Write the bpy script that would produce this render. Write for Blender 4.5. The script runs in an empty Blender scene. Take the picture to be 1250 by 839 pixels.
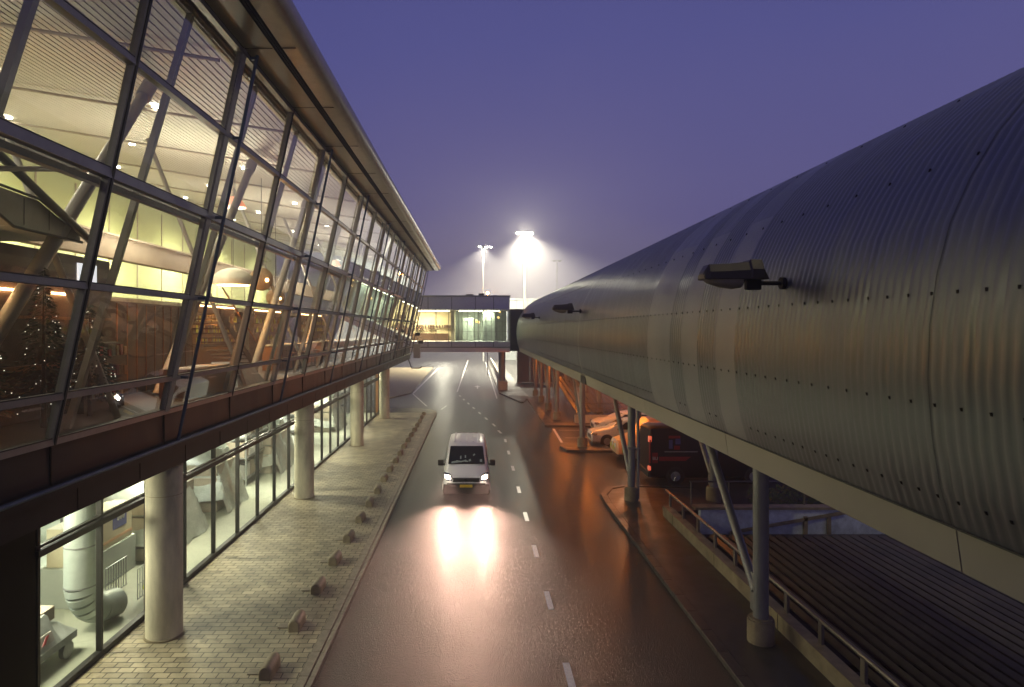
import bpy, bmesh, math, random
from mathutils import Vector, Matrix
R = math.radians
rnd = random.Random(7)
C = bpy.context.scene.collection
sc = bpy.context.scene

# ------------------------------------------------------------------ camera
cd = bpy.data.cameras.new('camera'); cam = bpy.data.objects.new('camera', cd); C.objects.link(cam)
cam.location = (0, 0, 7.0); cam.rotation_euler = (R(90), 0, 0)
cd.sensor_width = 36; cd.lens = 36*800/1250
cd.shift_x = 45/1250; cd.shift_y = -17.5/1250
cd.clip_start = 0.1; cd.clip_end = 2000
sc.camera = cam

# ------------------------------------------------------------------ world: dusk
w = bpy.data.worlds.new('World'); sc.world = w; w.use_nodes = True
nt = w.node_tree; nt.nodes.clear()
out = nt.nodes.new('ShaderNodeOutputWorld')
tc = nt.nodes.new('ShaderNodeTexCoord'); sep = nt.nodes.new('ShaderNodeSeparateXYZ')
nt.links.new(tc.outputs['Generated'], sep.inputs[0])
ns = nt.nodes.new('ShaderNodeTexNoise'); ns.inputs['Scale'].default_value = 2.2; ns.inputs['Detail'].default_value = 3
nt.links.new(tc.outputs['Generated'], ns.inputs['Vector'])
ma = nt.nodes.new('ShaderNodeMath'); ma.operation = 'MULTIPLY_ADD'; ma.inputs[1].default_value = .20
nt.links.new(ns.outputs['Fac'], ma.inputs[0]); nt.links.new(sep.outputs['Z'], ma.inputs[2])
cr = nt.nodes.new('ShaderNodeValToRGB')
el = cr.color_ramp.elements
el[0].position = 0.04; el[0].color = (.30, .25, .32, 1)
el[1].position = 0.95; el[1].color = (.030, .036, .17, 1)
for p, c in ((.14, (.23, .195, .31, 1)), (.26, (.135, .12, .295, 1)), (.50, (.086, .088, .275, 1))):
    e = el.new(p); e.color = c
nt.links.new(ma.outputs[0], cr.inputs[0])
bg = nt.nodes.new('ShaderNodeBackground'); bg.inputs['Strength'].default_value = 1.0
nt.links.new(cr.outputs['Color'], bg.inputs['Color'])
sky = nt.nodes.new('ShaderNodeTexSky'); sky.sky_type = 'NISHITA'; sky.sun_disc = False
sky.sun_elevation = R(-3); sky.sun_rotation = R(200)
bg2 = nt.nodes.new('ShaderNodeBackground'); bg2.inputs['Strength'].default_value = 0.05
nt.links.new(sky.outputs['Color'], bg2.inputs['Color'])
ad = nt.nodes.new('ShaderNodeAddShader')
nt.links.new(bg.outputs[0], ad.inputs[0]); nt.links.new(bg2.outputs[0], ad.inputs[1])
nt.links.new(ad.outputs[0], out.inputs['Surface'])

sc.view_settings.view_transform = 'Standard'; sc.view_settings.look = 'None'
sc.view_settings.exposure = 0; sc.view_settings.gamma = 1
sc.render.engine = 'CYCLES'
cy = sc.cycles
cy.max_bounces = 6; cy.diffuse_bounces = 3; cy.glossy_bounces = 4; cy.transparent_max_bounces = 24
cy.volume_bounces = 0; cy.use_denoising = True; cy.sample_clamp_indirect = 4; cy.sample_clamp_direct = 0
cy.caustics_reflective = False; cy.caustics_refractive = False; cy.use_light_tree = True

def lamp(kind, name, loc, power, color, size=.1, target=None, spot=90, blend=.3, size_y=None):
    d = bpy.data.lights.new(name, kind); d.energy = power; d.color = color
    if kind == 'AREA':
        d.size = size
        if size_y: d.shape = 'RECTANGLE'; d.size_y = size_y
    else:
        d.shadow_soft_size = size
    if kind == 'SPOT': d.spot_size = R(spot); d.spot_blend = blend
    o = bpy.data.objects.new(name, d); C.objects.link(o); o.location = loc
    if target is not None:
        o.rotation_euler = (Vector(target)-Vector(loc)).to_track_quat('-Z', 'Y').to_euler()
    return o

# apron floodlight standing behind the pier, above the camera
lamp('SPOT', 'apron_floodlight', (12.6, 7, 24), 2300, (1.0, .87, .42), .25, (-2.5, 17, 0), 92, .35)
# ------------------------------------------------------------------ helpers
class MB:
    def __init__(s): s.v = []; s.f = []; s.m = []
    def face(s, pts, m=0):
        b = len(s.v); s.v += [tuple(p) for p in pts]; s.f.append(tuple(range(b, b+len(pts)))); s.m.append(m)
    def box(s, x0, x1, y0, y1, z0, z1, m=0):
        b = len(s.v)
        s.v += [(x0,y0,z0),(x1,y0,z0),(x1,y1,z0),(x0,y1,z0),(x0,y0,z1),(x1,y0,z1),(x1,y1,z1),(x0,y1,z1)]
        for q in ((3,2,1,0),(4,5,6,7),(0,1,5,4),(1,2,6,5),(2,3,7,6),(3,0,4,7)):
            s.f.append(tuple(b+i for i in q)); s.m.append(m)
        return s
    def hexa(s, pts, m=0):
        b = len(s.v); s.v += [tuple(p) for p in pts]
        for q in ((3,2,1,0),(4,5,6,7),(0,1,5,4),(1,2,6,5),(2,3,7,6),(3,0,4,7)):
            s.f.append(tuple(b+i for i in q)); s.m.append(m)
        return s
    def bar(s, p0, p1, wx, wy, m=0):            # rectangular bar; wx, wy measured on the x and y axes (for steep bars)
        (a,b_,c),(d,e,f) = p0, p1
        s.hexa([(a-wx/2,b_-wy/2,c),(a+wx/2,b_-wy/2,c),(a+wx/2,b_+wy/2,c),(a-wx/2,b_+wy/2,c),
                (d-wx/2,e-wy/2,f),(d+wx/2,e-wy/2,f),(d+wx/2,e+wy/2,f),(d-wx/2,e+wy/2,f)], m)
        return s
    def cyl(s, p0, p1, r, n=16, r2=None, m=0, caps=True):
        p0 = Vector(p0); p1 = Vector(p1); r2 = r if r2 is None else r2
        d = (p1-p0).normalized(); u = d.orthogonal().normalized(); v = d.cross(u)
        b = len(s.v)
        for p, rr in ((p0, r), (p1, r2)):
            for i in range(n):
                a = 2*math.pi*i/n; s.v.append(tuple(p + (u*math.cos(a)+v*math.sin(a))*rr))
        for i in range(n):
            j = (i+1) % n; s.f.append((b+i, b+j, b+n+j, b+n+i)); s.m.append(m)
        if caps:
            s.f.append(tuple(b+i for i in range(n-1, -1, -1))); s.m.append(m)
            s.f.append(tuple(b+n+i for i in range(n))); s.m.append(m)
        return s
    def pipe(s, pts, r, n=10, m=0):
        for a, b in zip(pts, pts[1:]): s.cyl(a, b, r, n, m=m)
        return s
    def loft(s, rings, m=0, caps=True, close=True):
        n = len(rings[0]); b = len(s.v)
        for rg in rings: s.v += [tuple(p) for p in rg]
        for k in range(len(rings)-1):
            for i in range(n if close else n-1):
                j = (i+1) % n
                s.f.append((b+k*n+i, b+k*n+j, b+(k+1)*n+j, b+(k+1)*n+i)); s.m.append(m(k, i) if callable(m) else m)
        if caps:
            mm = 0 if callable(m) else m
            s.f.append(tuple(b+i for i in range(n-1, -1, -1))); s.m.append(mm)
            s.f.append(tuple(b+(len(rings)-1)*n+i for i in range(n))); s.m.append(mm)
        return s
    def sphere(s, c, r, nu=16, nv=10, m=0, sz=1, v0=0, v1=1):
        rings = []
        for k in range(nv+1):
            t = math.pi*(v0+(v1-v0)*k/nv); rr = max(r*math.sin(t), 1e-4)
            rings.append([(c[0]+rr*math.cos(2*math.pi*i/nu), c[1]+rr*math.sin(2*math.pi*i/nu), c[2]+r*sz*math.cos(t)) for i in range(nu)])
        return s.loft(rings, m, caps=False)
    def prism(s, poly, z0, z1, m=0):            # poly in xy
        return s.loft([[(x, y, z0) for x, y in poly], [(x, y, z1) for x, y in poly]], m)
    def build(s, name, mats, parent=None, smooth=False, bevel=0, local=False, angle=35):
        me = bpy.data.meshes.new(name)
        off = Vector((0,0,0))
        if parent is not None and not local:
            p = parent
            while p is not None: off += p.location; p = p.parent
        me.from_pydata([tuple(Vector(v)-off) for v in s.v] if off.length else s.v, [], s.f)
        if not isinstance(mats, (list, tuple)): mats = [mats]
        for mt in mats: me.materials.append(mt)
        me.polygons.foreach_set('material_index', s.m)
        bm = bmesh.new(); bm.from_mesh(me)
        ('window' in name and not local) or bmesh.ops.recalc_face_normals(bm, faces=bm.faces); bm.to_mesh(me); bm.free()
        if smooth:
            me.polygons.foreach_set('use_smooth', [True]*len(me.polygons)); me.set_sharp_from_angle(angle=R(angle))
        me.update()
        o = bpy.data.objects.new(name, me); C.objects.link(o)
        if parent is not None: o.parent = parent
        if bevel:
            b = o.modifiers.new('bevel', 'BEVEL'); b.width = bevel; b.segments = 2; b.limit_method = 'ANGLE'
        return o

def tag(o, label=None, cat=None, group=None, kind=None):
    if label: o['label'] = label
    if cat: o['category'] = cat
    if group: o['group'] = group
    if kind: o['kind'] = kind
    return o
def thing(name, loc, label, cat, group=None, rz=0):
    o = bpy.data.objects.new(name, None); C.objects.link(o); o.location = loc; o.rotation_euler = (0, 0, rz)
    return tag(o, label, cat, group)
def struct(mb, name, mats, **k):
    return tag(mb.build(name, mats, **k), kind='structure')
def dup(root, loc, label=None, rz=None):
    def cp(o, par):
        c = o.copy(); C.objects.link(c); c.parent = par
        for ch in o.children: cp(ch, c)
        return c
    c = cp(root, None); c.location = loc
    if rz is not None: c.rotation_euler = (0, 0, rz)
    if label: c['label'] = label
    return c

# ------------------------------------------------------------------ materials
def mat(name, col, rough=.6, metal=0, var=.12, vs=3, bump=0, bs=40, spec=None, streak=None, rvar=0):
    m = bpy.data.materials.new(name); m.use_nodes = True; n = m.node_tree.nodes; l = m.node_tree.links
    b = n['Principled BSDF']; b.inputs['Roughness'].default_value = rough; b.inputs['Metallic'].default_value = metal
    if spec is not None: b.inputs['Specular IOR Level'].default_value = spec
    tc = n.new('ShaderNodeTexCoord'); mp = n.new('ShaderNodeMapping'); l.new(tc.outputs['Object'], mp.inputs[0])
    if streak: mp.inputs['Scale'].default_value = streak
    nz = n.new('ShaderNodeTexNoise'); nz.inputs['Scale'].default_value = vs; nz.inputs['Detail'].default_value = 6
    nz.inputs['Roughness'].default_value = .62
    l.new(mp.outputs[0], nz.inputs['Vector'])
    r = n.new('ShaderNodeMapRange'); r.inputs['From Min'].default_value = .3; r.inputs['From Max'].default_value = .7
    r.inputs['To Min'].default_value = 1-var; r.inputs['To Max'].default_value = 1+var
    l.new(nz.outputs['Fac'], r.inputs['Value'])
    mx = n.new('ShaderNodeVectorMath'); mx.operation = 'SCALE'; mx.inputs[0].default_value = col[:3]
    l.new(r.outputs[0], mx.inputs['Scale']); l.new(mx.outputs[0], b.inputs['Base Color'])
    if rvar:
        r2 = n.new('ShaderNodeMapRange'); r2.inputs['From Min'].default_value = .35; r2.inputs['From Max'].default_value = .65
        r2.inputs['To Min'].default_value = rough-rvar; r2.inputs['To Max'].default_value = rough+rvar
        l.new(nz.outputs['Fac'], r2.inputs['Value']); l.new(r2.outputs[0], b.inputs['Roughness'])
    if bump:
        n2 = n.new('ShaderNodeTexNoise'); n2.inputs['Scale'].default_value = bs; n2.inputs['Detail'].default_value = 4
        l.new(tc.outputs['Object'], n2.inputs['Vector'])
        bp = n.new('ShaderNodeBump'); bp.inputs['Strength'].default_value = bump; bp.inputs['Distance'].default_value = .01
        l.new(n2.outputs['Fac'], bp.inputs['Height']); l.new(bp.outputs[0], b.inputs['Normal'])
    return m
def emit(name, col, s):
    m = bpy.data.materials.new(name); m.use_nodes = True; b = m.node_tree.nodes['Principled BSDF']
    b.inputs['Base Color'].default_value = (.8, .8, .8, 1)
    b.inputs['Emission Color'].default_value = (*col, 1); b.inputs['Emission Strength'].default_value = s
    return m
def glass(name, tint, refl=.06, rough=.02, fmul=1.0):
    m = bpy.data.materials.new(name); m.use_nodes = True; n = m.node_tree.nodes; l = m.node_tree.links; n.clear()
    o = n.new('ShaderNodeOutputMaterial'); t = n.new('ShaderNodeBsdfTransparent'); t.inputs[0].default_value = (*tint, 1)
    g = n.new('ShaderNodeBsdfGlossy'); g.inputs['Roughness'].default_value = rough; g.inputs['Color'].default_value = (.9, .95, 1, 1)
    f = n.new('ShaderNodeFresnel'); f.inputs['IOR'].default_value = 1.5
    a = n.new('ShaderNodeMath'); a.operation = 'MULTIPLY_ADD'; a.inputs[1].default_value = fmul; a.inputs[2].default_value = refl; a.use_clamp = True
    l.new(f.outputs[0], a.inputs[0]); mx = n.new('ShaderNodeMixShader')
    l.new(a.outputs[0], mx.inputs[0]); l.new(t.outputs[0], mx.inputs[1]); l.new(g.outputs[0], mx.inputs[2]); l.new(mx.outputs[0], o.inputs[0])
    return m

def asphalt_mat(name, base, r0, r1, bump, coat=.5):
    m = bpy.data.materials.new(name); m.use_nodes = True; n = m.node_tree.nodes; l = m.node_tree.links
    b = n['Principled BSDF']; tc = n.new('ShaderNodeTexCoord')
    big = n.new('ShaderNodeTexNoise'); big.inputs['Scale'].default_value = .35; big.inputs['Detail'].default_value = 7
    mp = n.new('ShaderNodeMapping'); mp.inputs['Scale'].default_value = (2.4, .12, 1)
    l.new(tc.outputs['Object'], mp.inputs[0]); l.new(mp.outputs[0], big.inputs['Vector'])
    fine = n.new('ShaderNodeTexNoise'); fine.inputs['Scale'].default_value = 40; fine.inputs['Detail'].default_value = 3; fine.inputs['Roughness'].default_value = .7
    l.new(tc.outputs['Object'], fine.inputs['Vector'])
    vo = n.new('ShaderNodeTexVoronoi'); vo.inputs['Scale'].default_value = 55; l.new(tc.outputs['Object'], vo.inputs['Vector'])
    cr = n.new('ShaderNodeValToRGB'); cr.color_ramp.elements[0].position = .3; cr.color_ramp.elements[1].position = .75
    cr.color_ramp.elements[0].color = (base*.35, base*.34, base*.32, 1); cr.color_ramp.elements[1].color = (base*2.0, base*1.93, base*1.82, 1)
    mx = n.new('ShaderNodeMath'); mx.operation = 'ADD'
    m1 = n.new('ShaderNodeMath'); m1.operation = 'MULTIPLY'; m1.inputs[1].default_value = .5
    m2 = n.new('ShaderNodeMath'); m2.operation = 'MULTIPLY'; m2.inputs[1].default_value = .5
    l.new(big.outputs['Fac'], m1.inputs[0]); l.new(fine.outputs['Fac'], m2.inputs[0]); l.new(m1.outputs[0], mx.inputs[0]); l.new(m2.outputs[0], mx.inputs[1])
    l.new(mx.outputs[0], cr.inputs[0]); l.new(cr.outputs[0], b.inputs['Base Color'])
    rr = n.new('ShaderNodeMapRange'); rr.inputs['From Min'].default_value = .2; rr.inputs['From Max'].default_value = .8; rr.interpolation_type = 'SMOOTHSTEP'
    rr.inputs['To Min'].default_value = r0; rr.inputs['To Max'].default_value = r1
    l.new(big.outputs['Fac'], rr.inputs['Value']); l.new(rr.outputs[0], b.inputs['Roughness'])
    mid = n.new('ShaderNodeTexNoise'); mid.inputs['Scale'].default_value = 13; mid.inputs['Detail'].default_value = 2; l.new(tc.outputs['Object'], mid.inputs['Vector'])
    md = n.new('ShaderNodeMath'); md.operation = 'MULTIPLY_ADD'; md.inputs[1].default_value = 1.1; l.new(mid.outputs['Fac'], md.inputs[0]); l.new(vo.outputs['Distance'], md.inputs[2])
    ad = n.new('ShaderNodeMath'); ad.operation = 'ADD'; l.new(fine.outputs['Fac'], ad.inputs[0]); l.new(md.outputs[0], ad.inputs[1])
    b.inputs['Specular IOR Level'].default_value = .12; b.inputs['Coat Weight'].default_value = coat; b.inputs['Coat Roughness'].default_value = .27; b.inputs['Coat IOR'].default_value = 1.33
    rip = n.new('ShaderNodeTexNoise'); rip.inputs['Scale'].default_value = 9; rip.inputs['Detail'].default_value = 5; l.new(tc.outputs['Object'], rip.inputs['Vector'])
    rb = n.new('ShaderNodeBump'); rb.inputs['Strength'].default_value = .35; rb.inputs['Distance'].default_value = .012
    l.new(rip.outputs['Fac'], rb.inputs['Height']); l.new(rb.outputs[0], b.inputs['Coat Normal'])
    bp = n.new('ShaderNodeBump'); bp.inputs['Strength'].default_value = bump; bp.inputs['Distance'].default_value = .022
    l.new(ad.outputs[0], bp.inputs['Height']); l.new(bp.outputs[0], b.inputs['Normal'])
    return m
def paver_mat():
    m = bpy.data.materials.new('pavers'); m.use_nodes = True; n = m.node_tree.nodes; l = m.node_tree.links
    b = n['Principled BSDF']; tc = n.new('ShaderNodeTexCoord')
    br = n.new('ShaderNodeTexBrick'); l.new(tc.outputs['Object'], br.inputs['Vector'])
    br.inputs['Scale'].default_value = 1; br.inputs['Brick Width'].default_value = .32; br.inputs['Row Height'].default_value = .205
    br.inputs['Mortar Size'].default_value = .012; br.inputs['Mortar Smooth'].default_value = .3; br.inputs['Bias'].default_value = 0
    br.inputs['Color1'].default_value = (.46, .39, .26, 1); br.inputs['Color2'].default_value = (.30, .255, .17, 1); br.inputs['Mortar'].default_value = (.035, .03, .022, 1)
    nz = n.new('ShaderNodeTexNoise'); nz.inputs['Scale'].default_value = .9; nz.inputs['Detail'].default_value = 8; nz.inputs['Roughness'].default_value = .65
    l.new(tc.outputs['Object'], nz.inputs['Vector'])
    r = n.new('ShaderNodeMapRange'); r.inputs['From Min'].default_value = .3; r.inputs['From Max'].default_value = .7; r.inputs['To Min'].default_value = .62; r.inputs['To Max'].default_value = 1.25
    l.new(nz.outputs['Fac'], r.inputs['Value'])
    mx = n.new('ShaderNodeVectorMath'); mx.operation = 'SCALE'; l.new(br.outputs['Color'], mx.inputs[0]); l.new(r.outputs[0], mx.inputs['Scale'])
    st = n.new('ShaderNodeTexNoise'); st.inputs['Scale'].default_value = 2.6; st.inputs['Detail'].default_value = 9; st.inputs['Roughness'].default_value = .7
    l.new(tc.outputs['Object'], st.inputs['Vector'])
    sr = n.new('ShaderNodeMapRange'); sr.inputs['From Min'].default_value = .54; sr.inputs['From Max'].default_value = .66; sr.inputs['To Min'].default_value = 1; sr.inputs['To Max'].default_value = .58
    l.new(st.outputs['Fac'], sr.inputs['Value'])
    mx2 = n.new('ShaderNodeVectorMath'); mx2.operation = 'SCALE'; l.new(mx.outputs[0], mx2.inputs[0]); l.new(sr.outputs[0], mx2.inputs['Scale'])
    l.new(mx2.outputs[0], b.inputs['Base Color']); b.inputs['Roughness'].default_value = .5
    bp = n.new('ShaderNodeBump'); bp.inputs['Strength'].default_value = .8; bp.inputs['Distance'].default_value = .006; bp.invert = True
    l.new(br.outputs['Fac'], bp.inputs['Height']); l.new(bp.outputs[0], b.inputs['Normal'])
    return m

M = {}
M['asphalt'] = asphalt_mat('wet_asphalt', .021, .30, .42, 1.0, .20)
M['asphalt2'] = asphalt_mat('yard_asphalt', .035, .30, .45, .8, .12)
M['pavers'] = paver_mat()
M['footway'] = mat('wet_footway', (.05, .044, .034), .45, var=.35, vs=1.3, bump=.4, bs=60, rvar=.12)
M['kerb'] = mat('kerb_concrete', (.26, .22, .16), .55, var=.25, vs=6, bump=.3)
M['paint'] = mat('road_paint', (.75, .73, .70), .5, var=.2, vs=12, bump=.3, bs=50)
M['conc'] = mat('concrete', (.55, .50, .37), .7, var=.3, vs=2.5, bump=.3, bs=25, streak=(1, 1, .3))
M['conc_dark'] = mat('stained_concrete', (.26, .21, .13), .6, var=.35, vs=2.2, bump=.4, bs=30)
M['alu'] = mat('aluminium_profile', (.27, .26, .24), .42, .45, var=.1, vs=4)
M['alu_light'] = mat('light_profile', (.33, .31, .27), .45, .2, var=.08)
M['gasket'] = mat('black_gasket', (.02, .02, .02), .6)
M['rod'] = mat('blue_grey_rod', (.07, .10, .15), .4, .4, var=.15)
M['fascia'] = mat('fascia_panel', (.028, .023, .026), .45, .1, spec=.25, var=.15, vs=1.5, streak=(1, 1, .4), rvar=.06)
M['slab_edge'] = mat('slab_edge_panel', (.024, .020, .020), .5, 0, spec=.2, var=.2, vs=2)
M['soffit'] = mat('soffit_panel', (.17, .14, .10), .4, .2, var=.12, vs=1.4)
M['gutter'] = mat('gutter_metal', (.35, .31, .26), .35, .6, var=.12, vs=3)
M['black'] = mat('matt_black', (.010, .008, .007), .6, spec=.12)
M['darkmetal'] = mat('dark_metal', (.035, .033, .03), .45, .3)
M['white'] = mat('white_paint_metal', (.45, .42, .38), .5, var=.06)
M['ceil'] = mat('ceiling_slat', (.62, .58, .50), .6, var=.05)
M['lime'] = mat('lime_wall', (.60, .64, .36), .6, var=.07, vs=.8)
M['beige'] = mat('beige_beam', (.42, .35, .27), .5, var=.1)
M['wood'] = mat('orange_wood', (.30, .12, .035), .45, var=.35, vs=2, streak=(1, 6, .6))
M['wood_dark'] = mat('dark_wood', (.07, .035, .018), .5, var=.35, vs=2)
M['floor_in'] = mat('hall_floor', (.07, .045, .03), .35, var=.15)
M['floor_store'] = mat('store_floor', (.45, .47, .38), .5, var=.12, vs=1)
M['store_wall'] = mat('store_wall', (.52, .56, .50), .7, var=.1, vs=1)
M['duct'] = mat('duct_steel', (.50, .56, .52), .35, .35, var=.1, vs=3)
M['glass_up'] = glass('hall_glass', (.90, .92, .86), .02, fmul=1.7)
M['glass_low'] = glass('store_glass', (.86, .92, .87), .01, fmul=.8)
M['glass_br'] = glass('bridge_glass', (.9, .95, .92), .01)
M['gal'] = mat('galvanised_steel', (.30, .31, .31), .42, .5, var=.2, vs=5, streak=(1, 1, .3))
M['tubepaint'] = mat('pillar_paint', (.24, .23, .22), .42, .3, var=.18, vs=2.5, streak=(1, 1, .3))
M['pier'] = mat('pier_corrugated_steel', (.165, .170, .172), .38, .65, var=.15, vs=1.1, streak=(1, 3, .35), rvar=.08)
M['pier_smooth'] = mat('pier_pale_band', (.26, .26, .255), .45, .55, var=.08, vs=1)
M['pier_fascia'] = mat('pier_fascia_panel', (.34, .31, .235), .5, .1, var=.1, vs=.9, streak=(1, .5, .5))
M['bridge'] = mat('bridge_panel', (.80, .79, .82), .5, .0, var=.06)
M['slat'] = mat('grille_slat', (.10, .09, .07), .4, .1, spec=.25, var=.3, vs=1.5)
M['rail'] = mat('handrail_steel', (.22, .19, .16), .4, .6, var=.2)

# ------------------------------------------------------------------ ground, road, pavements
g = MB(); g.face([(-280, -20, -.012), (280, -20, -.012), (280, 280, -.012), (-280, 280, -.012)]); struct(g, 'ground', M['asphalt2'])
g = MB()
g.face([(-3.17, -6, 0), (5.17, -6, 0), (5.17, 56, 0), (-3.17, 56, 0)])
g.face([(-30, 56, 0), (5.3, 56, 0), (5.3, 240, 0), (-30, 240, 0)])
struct(g, 'road', M['asphalt'])
g = MB(); g.box(-7.9, -3.50, -6, 54.0, -.01, .12); struct(g, 'pavement', M['pavers'])
g = MB()
y = -6.0
while y < 54: g.box(-3.494, -3.30, y, y+.99, -.01, .125); g.box(-3.296, -3.17, y, y+.99, -.01, .105); y += 1.0
pts = [( -3.17, 54.0), (-3.3, 55.2), (-3.8, 56.2), (-4.8, 56.8), (-8.5, 57.0)]
poly = pts + [(-8.5, 56.7), (-4.9, 56.5), (-4.0, 55.9), (-3.6, 55.1), (-3.494, 54.0)]
g.prism(poly, -.01, .12)
struct(g, 'kerb', M['kerb'], bevel=.012)
g = MB(); g.prism([(-3.494, 54.003), (-3.6, 55.1), (-4.0, 55.9), (-4.9, 56.5), (-8.5, 56.7), (-8.5, 54.003)], -.01, .118); struct(g, 'pavement_corner', M['footway'])
g = MB(); g.prism([(-30, 66), (-9.2, 64), (-7.0, 71), (-7.2, 90), (-7.6, 118), (-30, 118)], -.01, .10); struct(g, 'pavement_apron', M['conc_dark'])
# right-hand footway with kerb
g = MB(); g.prism([(5.42, -6), (6.93, -6), (13, -6), (13, 2), (7.2, 2), (7.2, 24.6), (9.5, 25.2), (9.5, 28.3), (6.6, 28.6), (5.9, 28.2), (5.5, 27.2), (5.42, 26)], -.01, .12)
struct(g, 'footway', M['footway'])
g = MB()
y = -6
while y < 26: g.box(5.17, 5.416, y, y+.99, -.01, .125); y += 1
o_ = [(5.17, 26.0), (5.25, 27.4), (5.75, 28.6), (6.6, 29.0), (9.5, 28.8)]; i_ = [(9.5, 28.5), (6.6, 28.75), (5.95, 28.35), (5.5, 27.3), (5.416, 26.0)]
g.prism(o_+i_, -.01, .125)
g.prism([(5.2, 37.4), (7.8, 37.2), (7.8, 39.6), (5.2, 39.8), (5.0, 38.6)], -.01, .12)
g.prism([(5.0, 47.0), (16, 46.2), (16, 47.6), (5.8, 48.2), (5.45, 72.7), (5.2, 73)], -.01, .12)
g.prism([(2.6, 71), (4.3, 62), (4.6, 62), (5.3, 66), (5.3, 140), (2.6, 140)], -.01, .13)
struct(g, 'kerb_islands', M['footway'], bevel=.012)
# painted markings
pb = M['paint'].node_tree.nodes['Principled BSDF']; pb.inputs['Coat Weight'].default_value = .35; pb.inputs['Coat Roughness'].default_value = .18
g = MB()
for yy in (8.9, 12.6, 16.35, 20.1, 23.9, 28.0, 32.4, 36.6, 40.6):
    x = 1.9 if yy < 41 else 1.8
    g.face([(x-.075, yy, .004), (x+.075, yy, .004), (x+.075, yy+1.15, .004), (x-.075, yy+1.15, .004)])
for (x, yy) in ((1.75, 44), (1.45, 47.2), (.95, 50.6), (.45, 54), (-.05, 57.5), (-.55, 61), (-1.05, 64.5), (-1.5, 68)):
    g.face([(x-.08, yy, .004), (x+.08, yy, .004), (x-.08, yy+1.3, .004), (x-.24, yy+1.3, .004)])
def line(a, b, wd):
    a = Vector(a); b = Vector(b); n = Vector((-(b-a).y, (b-a).x)).normalized()*wd/2
    g.face([(*(a-n), .0045), (*(b-n), .0045), (*(b+n), .0045), (*(a+n), .0045)])
line((-2.0, 73), (-1.6, 147), .14); line((-6.75, 71.4), (-6.6, 118), .2); line((-6.75, 71), (-4.4, 59.5), .16); line((-2.95, 57), (-2.6, 60), .1)
line((2.2, 66), (2.2, 140), .12); line((5.5, 46), (5.35, 40.4), .16)
for yy in (42.2, 45.4): line((5.8, yy), (11, yy-.2), .1)
g.face([(.2, 77, .0045), (.36, 77, .0045), (.36, 79.4, .0045), (.2, 79.4, .0045)])
g.face([(-.15, 79.4, .0045), (.71, 79.4, .0045), (.28, 81.4, .0045)])
struct(g, 'road_markings', M['paint'])
# repaired joints in the asphalt: tarred seams
g = MB()
g.face([(-1.6, 15.28, .003), (1.3, 15.33, .003), (1.3, 15.355, .003), (-1.6, 15.305, .003)])
line_z = [(1.25, 3), (1.33, 9), (1.2, 15.3), (1.3, 24), (1.22, 33)]
for a, b in zip(line_z, line_z[1:]): g.face([(a[0], a[1], .003), (a[0]+.016, a[1], .003), (b[0]+.016, b[1], .003), (b[0], b[1], .003)])
struct(g, 'road_seams', M['asphalt2'])

# low domed kerb blocks
def block_mb():
    m = MB(); L = .66; hw = .135; rings = []
    prof = [(-hw, 0), (-hw, .13)] + [(-hw*math.cos(a), .13+.14*math.sin(a)) for a in [R(d) for d in range(15, 166, 15)]] + [(hw, .13), (hw, 0)]
    for t, s_ in ((0, .80), (.015, .91), (.05, .98), (.10, 1), (.56, 1), (.61, .98), (.645, .91), (.66, .80)):
        rings.append([(x*s_, t-L/2, z*(.55+.45*s_)) for x, z in prof])
    return m.loft(rings, 0)
blk = thing('kerb_block', (-4.12, 13.15, .12), 'mossy domed concrete kerb block nearest the camera, at the bottom edge of the photo', 'kerb block', 'domed blocks along the pavement edge')
block_mb().build('block', M['conc_dark'], blk, smooth=True, local=True)
MB().box(-.42, -.05, -.12, .10, 0, .02).build('base_plate', M['kerb'], blk, local=True)
ordn = ['second', 'third', 'fourth', 'fifth', 'sixth', 'seventh', 'eighth', 'ninth', 'tenth', 'eleventh', 'twelfth', 'thirteenth', 'fourteenth', 'fifteenth', 'sixteenth', 'seventeenth', 'eighteenth', 'nineteenth', 'twentieth']
for k, nme in enumerate(ordn):
    yy = 13.15+2.08*(k+1)
    d = dup(blk, (-4.12+rnd.uniform(-.02, .02), yy+rnd.uniform(-.05, .05), .12), '%s domed concrete kerb block from the camera along the pavement edge' % nme, rz=R(rnd.uniform(-3, 3)))

# ------------------------------------------------------------------ terminal building (left)
def fx(z): return -6.6 + (z-5.25)*.2168
LEV = [5.25, 5.96, 7.67, 9.415, 11.14, 12.86]
RODS = [6.46+7.44*k for k in range(9)]
Y0, Y1 = 2.74, 66.0
T = thing('terminal_building', (-14, 34, 0), 'long glass fronted terminal with outward leaning facade over round columns', 'building')
# floor slab and edge
MB().box(-24, -6.62, Y0, Y1, 4.42, 5.20).build('floor_slab', M['floor_in'], T)
m = MB()
m.hexa([(-6.80, Y0, 4.56), (-6.60, Y0, 4.56), (-6.60, Y1, 4.56), (-6.80, Y1, 4.56), (-6.75, Y0, 5.20), (-6.615, Y0, 5.20), (-6.615, Y1, 5.20), (-6.75, Y1, 5.20)])
for k in range(18):
    yy = Y0+3.72*k; m.box(-6.61, -6.585, yy-.012, yy+.012, 4.57, 5.19, 1)
m.build('fascia', [M['fascia'], M['black']], T)
m = MB(); m.box(-8.2, -6.40, Y0, Y1, 4.44, 4.535); m.box(-8.2, -6.52, Y0, Y1, 4.02, 4.438, 0)
for k in range(32): m.box(-6.525, -6.512, Y0+2*k, Y0+2*k+.02, 4.03, 4.43, 1)
m.build('slab_edge', [M['slab_edge'], M['black']], T)
MB().cyl((-6.42, Y0, 4.57), (-6.42, Y1, 4.57), .04, 8).build('edge_pipe', M['rod'], T, smooth=True)
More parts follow.
